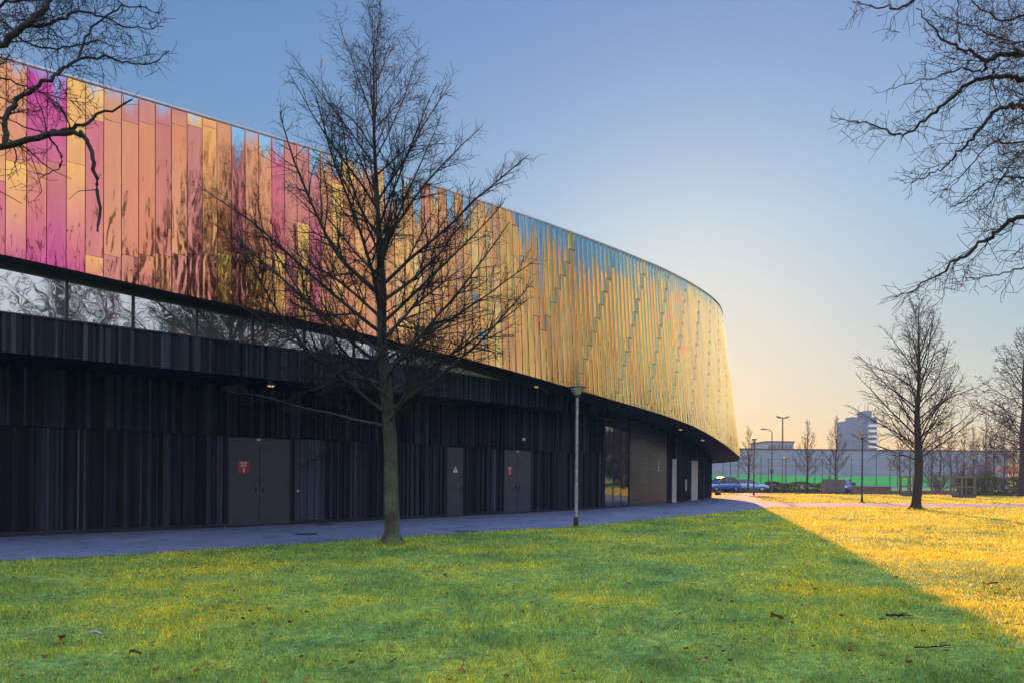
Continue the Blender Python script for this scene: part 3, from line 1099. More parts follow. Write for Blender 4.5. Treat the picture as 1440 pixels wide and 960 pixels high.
big_leaf(1092, 874, .085, 'large curled brown leaf lying on the shaded lawn near its sunlit edge', .2)
big_leaf(1011, 848, .05, 'small rust brown leaf on the shaded lawn, further away than the large curled one', 1.0)
big_leaf(408, 880, .045, 'pale brown folded leaf on the lawn in front of the big bare tree', 2.0)
big_leaf(190, 924, .05, 'reddish brown leaf at the lower left among bare soil', .6)
MAT['paper'] = leaf_material('grey_paper', (.28, .30, .33), (.42, .44, .47), .1)
big_leaf(135, 897, .06, 'crumpled pale scrap of litter on the lawn at the lower left', .3, 'litter', MAT['paper'])


def stick(px, py, ln, rad, rz, label, seed):
    gx, gy = G(px, py)
    r = random.Random(seed)
    mb = MB()
    pts = [((k / 6 - .5) * ln, r.uniform(-.02, .02), .03 + r.uniform(0, .02)) for k in range(7)]
    mb.tube(pts, [rad * (1 - .08 * k) for k in range(7)], 7)
    for q in (2, 4):
        p = pts[q]
        mb.tube([p, (p[0] + .08, p[1] + .07 * (q - 3), p[2] + .02), (p[0] + .17, p[1] + .1 * (q - 3), p[2] + .015)], [rad * .5, rad * .4, rad * .2], 5)
    o = mb.build('dead_branch', MAT['twig'], smooth=True)
    o.location = (gx, gy, 0); o.rotation_euler = (0, 0, rz)
    tag(o, label, 'branch')


stick(1259, 869, .22, .016, .05, 'short dark broken branch lying on the shaded lawn at the lower right', 1)
stick(1394, 823, .30, .014, .35, 'dark broken branch lying on the golden sunlit lawn', 2)
stick(1312, 914, .42, .008, .2, 'thin twig lying in the grass at the lower right', 3)

# drain covers on the path
MAT['iron'] = simple('cast_iron', (.03, .03, .032), .6, .4, .3, 20)
for px, py, lab in ((431, 751, 'round iron drain cover on the path near the left double door'), (457, 737, 'flat iron drain cover on the path close under the pale slatted panel'), (653, 747, 'round iron drain cover on the path beyond the big bare tree')):
    x, y = G(px, py)
    mb = MB()
    mb.lathe([(.30, .013), (.30, .020), (.26, .022), (.255, .019), (.05, .019), (.045, .021), (.0, .021)], 20, cap=False)
    o = mb.build('drain_cover', MAT['iron']); o.location = (x, y, 0)
    tag(o, lab, 'drain cover', 'drain covers in the path')

# ------------------------------------------------------------------ trees
class Tree:
    def __init__(self, seed):
        self.r = np.random.default_rng(seed)
        self.out = {0: ([], [], 0), 1: ([], [], 0)}

    def put(self, which, pts, rad, n):
        v, f = tube_arrays(np.asarray(pts, float), np.asarray(rad, float), n)
        V, F, b = self.out[which]
        V.append(v); F.append(f + b)
        self.out[which] = (V, F, b + len(v))

    def path(self, start, d, length, nseg, wig, trop, kink=0.0):
        r = self.r
        p = np.array(start, float); d = np.array(d, float); d /= np.linalg.norm(d)
        st = length / nseg
        pts = [p.copy()]
        for k in range(nseg):
            d = d + r.normal(0, wig, 3) + np.array([0, 0, trop * st])
            if kink and r.random() < .3: d = d + r.normal(0, kink, 3)
            d /= np.linalg.norm(d)
            p = p + d * st
            pts.append(p.copy())
        return np.array(pts)

    def twigs(self, pts, r0, length, level, o):
        """side shoots along a limb"""
        if level > o['levels']: return
        r = self.r
        seg = np.linalg.norm(np.diff(pts, axis=0), axis=1)
        cum = np.concatenate([[0], np.cumsum(seg)])
        L = cum[-1]
        pos = o['bare'] * L * (1.0 if level == 2 else .6)
        side = 1.0
        while pos < L * .985:
            i = min(np.searchsorted(cum, pos) - 1, len(pts) - 2); i = max(i, 0)
            t = (pos - cum[i]) / (seg[i] + 1e-9)
            p = pts[i] * (1 - t) + pts[i + 1] * t
            tan = (pts[i + 1] - pts[i]) / (seg[i] + 1e-9)
            rv = r.normal(0, 1, 3); rv -= tan * rv.dot(tan)
            if o['flat']:
                hz = np.cross(tan, [0, 0, 1.0]); hz /= np.linalg.norm(hz) + 1e-6
                rv = rv * (1 - o['flat']) + hz * side * 1.6 * o['flat']
            rv /= np.linalg.norm(rv) + 1e-9
            side = -side
            ang = R(r.uniform(*o['ang']))
            d = math.cos(ang) * tan + math.sin(ang) * rv
            ln = (L - pos) * r.uniform(.35, .75) * o['ratio'] + r.uniform(.10, .22) * o['tip']
            ln = min(ln, o['maxlen'][level])
            rr = max(o['rmin'], r0 * (1 - .75 * pos / L) * r.uniform(.45, .62))
            ns = max(3, min(9, int(ln / o['seg'])))
            q = self.path(p, d, ln, ns, o['wig'], o['trop'], o['kink'])
            rad = np.maximum(o['rmin'] * .8, rr * np.linspace(1, .3, len(q)))
            self.put(1, q, rad, 4 if level == 2 else 3)
            self.twigs(q, rr, ln, level + 1, o)
            pos += o['gap'][level] * r.uniform(.6, 1.4)

    def build(self, name, loc, trunk_mat, twig_mat):
        root = empty(name, loc)
        for w, nm, m in ((0, 'trunk', trunk_mat), (1, 'crown', twig_mat)):
            V, F, b = self.out[w]
            if V: mesh_from_arrays(nm, np.concatenate(V), np.concatenate(F), m, root, smooth=True)
        return root


def leader_tree(seed, H, r0, clear, n_prim, reach, el, opts, lean=(0, 0), leader=None, trop_lo=-.02, trop_hi=.10):
    """straight-stemmed park tree: leader, ascending limbs, twigs. reach(u)/el(u): limb length and elevation for u = 0..1 up the crown"""
    T = Tree(seed); r = T.r
    if leader is None:
        m = 16
        z = np.linspace(0, H, m)
        leader = np.stack([lean[0] * z / H + .04 * np.sin(z * 1.3 + seed), lean[1] * z / H + .04 * np.cos(z * 1.1), z], 1)
    leader = np.array(catmull(leader, 4))
    zz = leader[:, 2]
    rad = r0 * np.interp(zz / H, [0, .012, .04, .2, .27, .6, 1], [1.55, 1.22, 1.06, .96, .92, .38, .03])
    T.put(0, leader, np.maximum(rad, .006), 20)
    v = T.out[0][0][0]                       # root flare and bark swellings
    a_ = np.arctan2(v[:, 1], v[:, 0]); zf = np.clip(1 - v[:, 2] / (2.6 * r0), 0, 1)
    cx = np.interp(v[:, 2], zz, leader[:, 0]); cy = np.interp(v[:, 2], zz, leader[:, 1])
    a_ = np.arctan2(v[:, 1] - cy, v[:, 0] - cx)
    kf = 1 + .30 * zf ** 2 * (.4 + np.cos(5 * a_ + seed)) + .035 * np.sin(3 * a_ + v[:, 2] * 2.3) + .03 * np.sin(7 * a_ - v[:, 2] * 4.1 + seed)
    v[:, 0] = cx + (v[:, 0] - cx) * kf; v[:, 1] = cy + (v[:, 1] - cy) * kf
    ga = r.uniform(0, 6)
    for k in range(n_prim):
        u = (k + r.uniform(-.3, .3)) / (n_prim - 1); u = min(max(u, 0), 1)
        z = clear + (H * .97 - clear) * u ** 1.25
        p = np.array([np.interp(z, zz, leader[:, a]) for a in range(3)])
        ga += 2.4 + r.uniform(-.4, .4)
        ln = reach(u) * r.uniform(.80, 1.06)
        e = R(el(u) + r.uniform(-9, 9))
        d = np.array([math.cos(ga) * math.cos(e), math.sin(ga) * math.cos(e), math.sin(e)])
        rl = float(np.interp(z / H, [0, .2, .27, .6, 1], [1, .86, .84, .36, .03])) * r0
        rb = min(rl * .52, .007 + .0078 * ln) * r.uniform(.85, 1.15)
        ns = max(6, int(ln / .28))
        q = T.path(p, d, ln, ns, .040, trop_lo + (trop_hi - trop_lo) * u, .055)
        radq = np.maximum(opts['rmin'], rb * np.linspace(1, .16, len(q)) ** .9)
        T.put(0 if rb > .03 else 1, q, radq, 7 if rb > .03 else 5)
        T.twigs(q, rb, ln, 2, opts)
    # leader tip shoots
    tip = leader[zz > H * .82]
    T.twigs(tip, .03, H * .18, 3, opts)
    return T


OPT = dict(levels=4, bare=.16, flat=.0, ang=(26, 54), ratio=.66, tip=1.0, maxlen={2: 2.3, 3: 1.0, 4: .42}, rmin=.0040, seg=.12, wig=.075, trop=.12, kink=.08,
           gap={2: .18, 3: .135, 4: .12})
# the big tree beside the path
gx, gy = G(551, 765)
lead = [(0, 0, 0), (-.02, .02, 1.0), (-.06, .05, 2.2), (-.16, .05, 3.4), (-.30, .08, 5.2), (-.38, .1, 7.2), (-.50, .1, 9.2), (-.52, .05, 11.0), (-.56, 0, 12.25)]
main = leader_tree(3, 12.25, .155, 2.7, 52, lambda u: float(np.interp(u, [0, .08, .35, .6, .8, 1], [4.2, 4.9, 4.7, 3.6, 2.3, .8])),
                   lambda u: float(np.interp(u, [0, .08, .2, .4, .7, 1], [22, 24, 32, 41, 50, 62])), OPT, leader=lead, trop_lo=.015, trop_hi=.09)
mt = main.build('bare_tree', (gx, gy, 0), MAT['bark_main'], MAT['twig'])
tag(mt, 'tall bare tree with mossy trunk at the path edge before the black wall', 'tree')

OPT2 = dict(OPT); OPT2.update(rmin=.0098, gap={2: .30, 3: .22, 4: .2}, levels=3, maxlen={2: 2.2, 3: .9, 4: .3}, tip=1.6)
gx, gy = G(1290, 715.5)
t2 = leader_tree(5, 10.9, .21, 2.5, 54, lambda u: float(np.interp(u, [0, .3, .7, 1], [4.2, 4.6, 3.0, .8])),
                 lambda u: float(np.interp(u, [0, .3, .7, 1], [34, 46, 58, 72])), OPT2, trop_lo=.0, trop_hi=.05)
b2 = t2.build('bare_tree', (gx, gy, 0), MAT['bark_dark'], MAT['twig'])
tag(b2, 'bare tree with upswept branches alone on the sunlit golden lawn, casting a long shadow', 'tree')

# gnarled tree by the right edge of the picture
OPT3 = dict(OPT2); OPT3.update(rmin=.019, gap={2: .30, 3: .26, 4: .26}, wig=.16, kink=.3, ang=(35, 70), maxlen={2: 3.2, 3: 1.3, 4: .5}, trop=.03)
gx, gy = G(1438, 697.5)
t3 = leader_tree(9, 15.8, .34, 4.2, 50, lambda u: float(np.interp(u, [0, .3, .7, 1], [6.2, 6.2, 4.2, 1.4])),
                 lambda u: float(np.interp(u, [0, .3, .7, 1], [8, 28, 45, 65])), OPT3, trop_lo=.02, trop_hi=.05)
b3 = t3.build('bare_tree', (gx, gy, 0), MAT['bark_dark'], MAT['twig'])
tag(b3, 'large crooked bare tree at the right edge in front of the hedge', 'tree')

# young trees further back: three kinds of crown, copied
OPT4 = dict(OPT2); OPT4.update(rmin=.017, gap={2: .34, 3: .3, 4: .3}, levels=3, ang=(20, 42), trop=.2)
def young(seed, H, r0, clear, spread, n=22):
    return leader_tree(seed, H, r0, clear, n, lambda u: float(np.interp(u, [0, .4, 1], [spread, spread * .95, .6])), lambda u: float(np.interp(u, [0, 1], [42, 70])), OPT4, trop_lo=.04, trop_hi=.06)
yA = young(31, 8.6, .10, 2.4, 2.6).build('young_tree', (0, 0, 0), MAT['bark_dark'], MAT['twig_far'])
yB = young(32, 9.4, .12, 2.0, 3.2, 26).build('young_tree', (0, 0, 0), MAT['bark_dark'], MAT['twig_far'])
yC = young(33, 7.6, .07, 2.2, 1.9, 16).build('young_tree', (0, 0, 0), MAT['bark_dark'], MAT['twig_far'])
BGT = [(yA, 1052, 692.5, 601, 'bare young tree behind the parked cars beside the hall'), (yB, 1135, 693.5, 592, 'bare young tree in front of the green screen, left of the grey cabinet'),
       (yB, 1175, 691.5, 587, 'bare tree rising behind the grey utility cabinet'), (yA, 1265, 695.5, 603, 'thin bare tree just left of the tree with upswept branches'),
       (yC, 1280, 697.3, 612, 'slim sapling in a wooden guard, half behind the tree with upswept branches'), (yC, 1355, 699.2, 596, 'slim sapling in the wooden guard on its own right of the upswept tree'),
       (yB, 1310, 691, 622, 'brownish bare tree beyond the lawn, between the two wooden guards'), (yA, 1337, 689.5, 600, 'bare tree far behind, just left of the guarded sapling'),
       (yB, 1386, 690, 585, 'bare tree rising behind the hedge, left of the crooked one'), (yA, 1412, 689, 592, 'bare tree behind the hedge beside the crooked trunk'),
       (yB, 1473, 690, 575, 'bare tree behind the hedge outside the right edge')]
for k, (px, pt) in enumerate(((1322, 588), (1368, 600), (1398, 575), (1425, 600), (1296, 610))):
    BGT.append(((yA, yB, yC)[k % 3], px, 688.5 - .4 * k, pt, ['bare tree far behind, between the two wooden guards', 'bare tree behind the left end of the hedge', 'bare tree in the thicket left of the crooked trunk', 'bare tree in the thicket beside the crooked trunk, behind the hedge', 'bare tree far behind, right of the upswept trunk'][k]))
used = set()
for src, px, py, pt, lab in BGT:
    if px > 1440: continue
    x, y = G(px, py)
    o = src if id(src) not in used else copy_tree(src)
    used.add(id(src))
    base_h = {id(yA): 8.6, id(yB): 9.4, id(yC): 7.6}[id(src)]
    hgt = P(px, pt, y)[2]
    k = hgt / base_h
    o.location = (x, y, 0); o.scale = (k, k, k); o.rotation_euler = (0, 0, px * .7)
    tag(o, lab, 'tree', 'bare young trees beyond the lawn')

# trees whose branches reach into the top corners
OPT5 = dict(OPT); OPT5.update(levels=4, bare=.04, rmin=.0032, gap={2: .17, 3: .11, 4: .09}, wig=.17, kink=.30, ang=(32, 68), trop=.05, maxlen={2: 1.1, 3: .5, 4: .24}, seg=.07, tip=.8)


def edge_tree(seed, base, H, r0, limbs, name, label, fork, tw_mat, extra=12, opts=OPT5):
    T = Tree(seed); r = T.r
    b = np.array([base[0], base[1], 0.0])
    z = np.linspace(0, H, 12)
    lead = np.stack([.08 * np.sin(z * .9), .08 * np.cos(z * .7) - .08, z], 1)
    lead = np.array(catmull(lead, 4))
    T.put(0, lead, r0 * np.interp(lead[:, 2] / H, [0, .02, .3, 1], [1.45, 1.1, .9, .08]), 14)
    for pts, rA, rB, hfork, D, dense in limbs:
        w = [P(px, py, D + dd) - b for px, py, dd in pts]
        if hfork is not None:
            s0 = np.array([np.interp(hfork, lead[:, 2], lead[:, a]) for a in range(3)])
            w = [s0, s0 * .5 + w[0] * .5 + np.array([0, 0, .12])] + w
        w = np.array(catmull(w, 5))
        w[2:-1] += r.normal(0, .012, w[2:-1].shape)
        rr = np.linspace(rA, rB, len(w)) * .82
        T.put(0, w, rr, 8)
        L = np.linalg.norm(np.diff(w, axis=0), axis=1).sum()
        i0_ = 6 if hfork is not None else 0
        oo = dict(opts)
        if dense != 1.0: oo['gap'] = {k: v / dense for k, v in opts['gap'].items()}
        T.twigs(w[i0_:], (rA + rB) * .4, L, 2, oo)
    ga = 0
    for k in range(extra):              # the rest of the crown, mostly outside the picture
        u = k / extra; zk = fork + (H - fork) * u * .9
        ga += 2.4
        e = R(12 + 50 * u)
        d = np.array([math.cos(ga) * math.cos(e), math.sin(ga) * math.cos(e), math.sin(e)])
        p = b * 0 + np.array([np.interp(zk, lead[:, 2], lead[:, a]) for a in range(3)])
        q = T.path(p, d, 3.6 * (1 - .6 * u), 12, .09, .03, .2)
        tip = q[-1] + b
        if tip[1] > .5 and abs(tip[0] / tip[1]) < .95: continue
        T.put(0, q, .075 * (1 - .5 * u) * np.linspace(1, .2, len(q)), 7)
        T.twigs(q, .05, 3, 2, dict(opts, levels=3))
    o = T.build(name, (base[0], base[1], 0), MAT['bark_dark'], tw_mat)
    tag(o, label, 'tree')
    return o


left_limbs = [
    ([(-120, 225, .3), (-60, 215, .2), (0, 206, 0), (60, 192, 0), (105, 187, -.1), (126, 200, -.1), (132, 240, -.2), (141, 285, -.2), (137, 326, -.3)], .055, .014, 4.6, 7.0, .22),
    ([(60, 192, 0), (100, 180, .1), (138, 163, .2), (186, 140, .3)], .03, .010, None, 7.0, .25),
    ([(66, 191, 0), (78, 204, .1), (88, 222, .1), (84, 236, .1), (60, 250, .1)], .014, .005, None, 7.0, .3),
    ([(18, 203, 0), (24, 225, 0), (26, 248, -.1)], .010, .004, None, 7.0, .6),
    ([(8, 203, 0), (4, 178, .1), (14, 152, .2), (40, 130, .3), (76, 107, .4), (110, 85, .6), (152, 81, .8), (196, 93, 1.0), (238, 72, 1.2)], .036, .007, None, 7.0, 1.0),
    ([(110, 85, .6), (118, 55, .7), (150, 22, .9), (190, 8, 1.0), (226, 18, 1.1)], .018, .006, None, 7.0, 1.0),
    ([(-60, 95, 0), (-10, 72, 0), (30, 40, 0), (62, 10, .2), (90, -25, .4)], .055, .03, 6.0, 7.3, .9),
    ([(30, 37, 0), (70, 35, .3), (105, 18, .5), (145, 24, .8), (185, 40, 1.0), (230, 38, 1.2)], .024, .006, None, 7.3, 1.1),
    ([(-60, 40, .4), (0, 30, .4), (40, 62, .4), (90, 70, .6), (130, 58, .8), (170, 66, 1)], .026, .006, 6.3, 7.6, 1.0),
    ([(-80, 130, .6), (-10, 108, .6), (30, 120, .7), (60, 132, .8), (90, 158, 1.0), (110, 176, 1.1)], .022, .005, 5.6, 7.8, .8),
    ([(-40, 20, 1.), (10, 5, 1.), (60, -6, 1.2), (120, -8, 1.4), (180, -14, 1.6)], .03, .010, 6.6, 7.8, 1.1),
    ([(-40, 170, .6), (0, 165, .6), (35, 178, .6), (70, 196, .8), (60, 226, .9)], .014, .004, 5.0, 7.9, .6),
]
edge_tree(41, (-8.3, 6.6), 10.5, .26, left_limbs, 'bare_tree', 'bare tree whose crooked branches hang into the upper left corner in front of the cladding', 4.0, MAT['twig'], 12)
right_limbs = [
    ([(1500, 78, 0), (1440, 76, 0), (1404, 79, 0), (1386, 88, 0), (1368, 76, .1), (1336, 61, .2), (1312, 40, .3), (1288, 12, .4)], .05, .006, 5.6, 7.4, 1.0),
    ([(1500, 128, 0), (1440, 114, 0), (1412, 108, 0), (1386, 109, .1), (1354, 124, .2), (1322, 152, .3), (1294, 174, .4), (1263, 191, .5), (1236, 178, .6), (1202, 171, .7), (1168, 164, .8)], .045, .004, 5.0, 7.4, .9),
    ([(1500, 170, 0), (1440, 153, 0), (1418, 149, 0), (1395, 163, .1), (1372, 190, .1), (1346, 216, .2), (1330, 234, .3), (1310, 246, .4), (1282, 258, .5)], .04, .005, 4.6, 7.0, 1.0),
    ([(1520, 280, 0), (1440, 302, 0), (1414, 315, .1), (1386, 340, .2), (1350, 362, .3), (1322, 383, .4), (1290, 404, .5), (1252, 420, .6)], .042, .004, 3.9, 6.8, 1.0),
    ([(1386, 88, 0), (1380, 100, .1), (1350, 98, .2), (1318, 107, .3), (1280, 118, .4), (1248, 126, .5)], .016, .004, None, 7.4, 1.0),
    ([(1350, 60, .2), (1346, 40, .3), (1350, 14, .4), (1346, -10, .5)], .012, .006, None, 7.6, 1.0),
    ([(1440, 200, .5), (1400, 200, .5), (1370, 225, .6), (1340, 262, .7), (1322, 272, .8)], .018, .004, 4.6, 7.6, 1.1),
    ([(1500, 235, .4), (1440, 248, .4), (1405, 250, .4), (1380, 262, .5), (1350, 285, .6), (1335, 292, .7)], .022, .004, 4.2, 7.4, 1.1),
    ([(1480, 360, .8), (1440, 375, .8), (1405, 386, .8), (1370, 392, .9), (1350, 388, 1.0)], .018, .004, 3.6, 7.0, .8),
    ([(1500, 20, .6), (1440, 22, .6), (1410, 30, .7), (1380, 14, .8), (1360, -12, .9)], .028, .008, 6.0, 7.9, 1.1),
    ([(1440, 60, .9), (1400, 52, .9), (1370, 40, 1.0), (1340, 28, 1.1), (1310, 22, 1.2)], .018, .004, 6.0, 8.0, 1.1),
    ([(1330, -30, 0), (1290, -4, 0), (1276, 8, 0), (1248, 10, .1), (1220, 8, .2), (1198, 2, .3)], .022, .005, None, 7.4, .8),
    ([(1500, 190, 1.0), (1440, 215, 1.0), (1415, 240, 1.0), (1395, 280, 1.0), (1370, 320, 1.0)], .022, .005, 4.5, 7.9, 1.0),
]
edge_tree(43, (9.0, 6.2), 11.0, .27, right_limbs, 'bare_tree', 'bare tree whose branches reach in from the right side of the sky', 3.4, MAT['twig'], 12)

# park trees behind the photographer, mirrored in the glass and the cladding
for k, (x, y, sc_, rz) in enumerate(((13.5, -1.5, 1.25, 1.0), (22, 4, 1.4, 2.2), (19, -9, 1.3, .4), (31, -3, 1.5, 3.3), (38, 14, 1.3, 5.0), (30, -18, 1.5, 4.1), (48, 5, 1.5, 2.8), (54, 24, 1.4, .9), (10, -14, 1.3, 1.7), (60, 61, 1.1, .3), (76, 68, 1.3, 2.9), (66, 50, 1.2, 4.4))):
    o = copy_tree(b3 if k % 2 else b2)
    o.location = (x, y, 0); o.scale = (sc_,) * 3; o.rotation_euler = (0, 0, rz)
    tag(o, 'bare park tree beyond the right edge, seen only mirrored in the cladding', 'tree', 'park trees mirrored in the hall')

# ------------------------------------------------------------------ lamp posts
def lamp_post(px, py, top_py, label, light=True):
    x, y = G(px, py)
    Ht = P(px, top_py, y)[2]
    root = empty('park_lamp', (x, y, 0))
    pm, dm = (MAT['pole'], MAT['pole_dark']) if light else (MAT['pole_dark'], MAT['pole_dark'])
    mb = MB(); mb.lathe([(.075, -.02), (.075, .30), (.062, .32), (.062, .34)], 14); mb.build('base', MAT['black'], root)
    mb = MB()
    z = Ht - .36
    mb.lathe([(.058, .34), (.058, 1.35), (.052, 1.4), (.047, 2.3), (.044, z)], 14)
    mb.lathe([(.062, 1.92), (.062, 1.97)], 14)
    mb.build('pole', pm, root)
    hd = MB()
    hd.lathe([(.050, z - .03), (.075, z), (.085, z + .05), (.10, z + .07)], 14)
    hd.build('lantern_neck', dm, root)
    gl = MB(); gl.lathe([(.095, z + .072), (.235, z + .285)], 18, cap=True)
    g = gl.build('lantern_glass', MAT['lantern'], root)
    for k in range(4):
        rb = MB()
        a = math.pi / 4 + k * math.pi / 2
        rb.tube([(.097 * math.cos(a), .097 * math.sin(a), z + .07), (.241 * math.cos(a), .241 * math.sin(a), z + .287)], [.008, .008], 5)
        rb.build('lantern_rib', dm, g)
    cp = MB(); cp.lathe([(.24, z + .286), (.285, z + .29), (.285, z + .305), (.20, z + .335), (.05, z + .36), (.0, z + .362)], 20)
    cp.build('lantern_cap', dm, root)
    return tag(root, label, 'lamp post', 'park lamp posts')


lamp_post(810, 741.5, 541.5, 'grey lamp post with flat-topped lantern at the path edge before the black wall')
lamp_post(1212, 706.5, 609, 'dark lamp post beside the crossing path, left of the upswept tree', False)
lamp_post(1060, 696.3, 616, 'dark lamp post at the bend of the path just right of the hall', False)
lamp_post(1105, 691.5, 642, 'small distant lamp post between the parked cars and the grey cabinet', False)
lamp_post(1369, 697.2, 640, 'distant lamp post at the left end of the hedge', False)

# curved street lamp and tall twin floodlight
x, y = G(1085, 691.3)
root = empty('street_lamp', (x, y, 0))
Ht = P(1085, 604, y)[2]
mb = MB(); mb.tube([(0, 0, 0), (0, 0, 1.2), (0, 0, Ht - .5), (-.06, 0, Ht - .15), (-.3, 0, Ht), (-.75, 0, Ht + .08)], [.09, .075, .055, .05, .045, .04], 10)
mb.build('pole', MAT['pole_dark'], root, True)
mb = MB(); mb.box(-1.25, -.7, -.09, .09, Ht + .03, Ht + .15, bev=.03); mb.build('lamp_head', MAT['pole_dark'], root)
mb = MB(); mb.box(-.2, .2, -.06, -.03, 2.1, 2.55, bev=.008); mb.build('sign_plate', simple('dark_sign', (.05, .07, .12), .5), root)
tag(root, 'curved-arm street lamp behind the parked cars, with a small dark sign on its pole', 'street lamp')
x0 = (1100 - 720) / 960 * 140
root = empty('floodlight_mast', (x0, 140, 0))
Ht = P(1100, 587, 140)[2]
mb = MB(); mb.lathe([(.22, 0), (.12, Ht)], 10); mb.build('mast', MAT['pole_dark'], root)
mb = MB(); mb.box(-1.0, 1.0, -.06, .06, Ht - .1, Ht + .02); mb.build('crossarm', MAT['pole_dark'], root)
for s_ in (-1, 1):
    mb = MB()
    M = Matrix.Translation((s_ * .75, 0, Ht + .1)) @ Matrix.Rotation(-s_ * .28, 4, 'Y')
    mb.box(-.55, .55, -.3, .3, -.1, .12, bev=.05, M=M)
    mb.build('floodlight', MAT['pole_dark'], root)
tag(root, 'tall mast with two floodlights standing out above the far grey hall', 'light mast')

# ------------------------------------------------------------------ background: hall, fence, tower, hedges
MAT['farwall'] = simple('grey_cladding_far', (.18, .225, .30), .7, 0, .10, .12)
root = empty('warehouse', (60, 126, 0))
tag(root, 'long low grey hall closing the view behind the green screen', 'hall')
hx0, hx1, hz_ = 22 - 60, 91.5 - 60, 6.8
mb = MB()
xs = np.linspace(hx0, hx1, 29)
for a, b in zip(xs[:-1], xs[1:]):
    mb.box(a + .02, b - .02, -.06, 0, 0, hz_)
mb.box(hx0, hx1, 0, 34, 0, hz_ - .05)
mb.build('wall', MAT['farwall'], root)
mb = MB(); mb.box(hx0 - .1, hx1 + .1, -.2, 34.2, hz_, hz_ + .18); mb.build('roof_edge', MAT['pole_dark'], root)
MAT['green'] = leaf_material('green_screen', (.022, .24, .11), (.022, .27, .12), .45)
FY = 95.0
root = empty('ball_fence', (60, FY, 0))
tag(root, 'high ball-stop fence of thin posts with a bright green screen along its foot', 'fence')
mb = MB()
x0, x1 = 24.5 - 60, 62.5 - 60
z0_, z1_ = .72, 1.90
n = 60
for k in range(n):
    a = x0 + (x1 - x0) * k / n; b = x0 + (x1 - x0) * (k + 1) / n
    y0 = .05 * math.sin(k * 1.7); y1 = .05 * math.sin((k + 1) * 1.7)
    mb.quad((a, y0 + .1, z0_), (b, y1 + .1, z0_), (b, y1 + .1, z1_), (a, y0 + .1, z1_))
mb.build('green_screen', MAT['green'], root)
rp = random.Random(2)
k = x0
while k < x1 + .01:
    mb = MB(); h = rp.choice([4.3, 4.5, 4.7, 4.4])
    mb.lathe([(.055, 0), (.05, h)], 8)
    o = mb.build('post', MAT['pole_dark'], root); o.location = (k, 0, 0)
    k += rp.choice([1.05, 1.05, 1.9, 1.6])
mb = MB()
for z in (2.2, 3.3, 4.25):
    mb.tube([(x0, -.02, z), (x1, -.02, z)], [.012, .012], 4)
mb.build('wire', MAT['pole_dark'], root)

# apartment tower far behind
D = 300.0
xa, xb = 149.2, (1230 - 720) / 960 * D
zt = P(1203, 590, D)[2]
root = empty('apartment_tower', (.5 * (xa + xb), D, 0))
tag(root, 'blue-grey apartment tower standing far behind the low hall', 'apartment building')
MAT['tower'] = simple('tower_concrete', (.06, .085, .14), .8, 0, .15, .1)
MAT['towerw'] = simple('tower_pale_band', (.55, .56, .58), .7, 0, .1, .2)
MAT['farglass'] = simple('far_window', (.05, .06, .08), .15, 0, .3, .3, spec=.8)
w = (xb - xa) / 2
mb = MB(); mb.box(-w, w * .18, 0, 14, 0, zt); mb.box(w * .18, w, -1.5, 14, 0, zt + 1.2); mb.build('wall', MAT['tower'], root)
mb = MB(); mb.box(w * .25, w * .8, 1, 8, zt + 1.2, zt + 4.2); mb.box(-w * .8, -w * .3, 2, 8, zt, zt + 1.5); mb.build('roof_block', MAT['tower'], root)
for k, (xx, hh) in enumerate(((w * .4, 3.4), (w * .62, 2.6), (w * .7, 4.0))):
    mb = MB(); mb.lathe([(.12, zt + 4.2), (.06, zt + 4.2 + hh)], 6, cx=xx, cy=3); mb.build('antenna', MAT['pole_dark'], root)
nf = 11
for f_ in range(nf):
    z = 1.2 + (zt - 2) * f_ / nf
    mb = MB(); mb.box(w * .24, w * .98, -2.7, -1.5, z, z + 1.05); mb.build('balcony', MAT['towerw'], root)
    for c_ in range(5):
        x = -w * .92 + c_ * w * .215
        mb = MB(); mb.box(x, x + w * .13, -.1, 0, z + .4, z + 1.9); mb.build('window', MAT['farglass'], root)
MAT['officew'] = simple('office_render', (.24, .26, .30), .8, 0, .1, .3)
# low pale building behind the hall
D = 175.0
xa, xb = (1078 - 720) / 960 * D, (1116 - 720) / 960 * D
root = empty('office_block', (.5 * (xa + xb), D, 0))
tag(root, 'pale flat-roofed block peeping over the hall roof beside the floodlight mast', 'building')
w = (xb - xa) / 2; zt = P(1097, 621.5, D)[2]
mb = MB(); mb.box(-w, w, 0, 12, 0, zt); mb.build('wall', MAT['officew'], root)
mb = MB(); mb.box(-w - .2, w + .2, -.3, 12.2, zt, zt + .35); mb.build('roof_edge', MAT['tower'], root)
for k in range(6):
    x = -w + .4 + k * (2 * w - .6) / 6
    mb = MB(); mb.box(x, x + .8, -.08, 0, zt - 1.9, zt - .6); mb.build('window', MAT['farglass'], root)


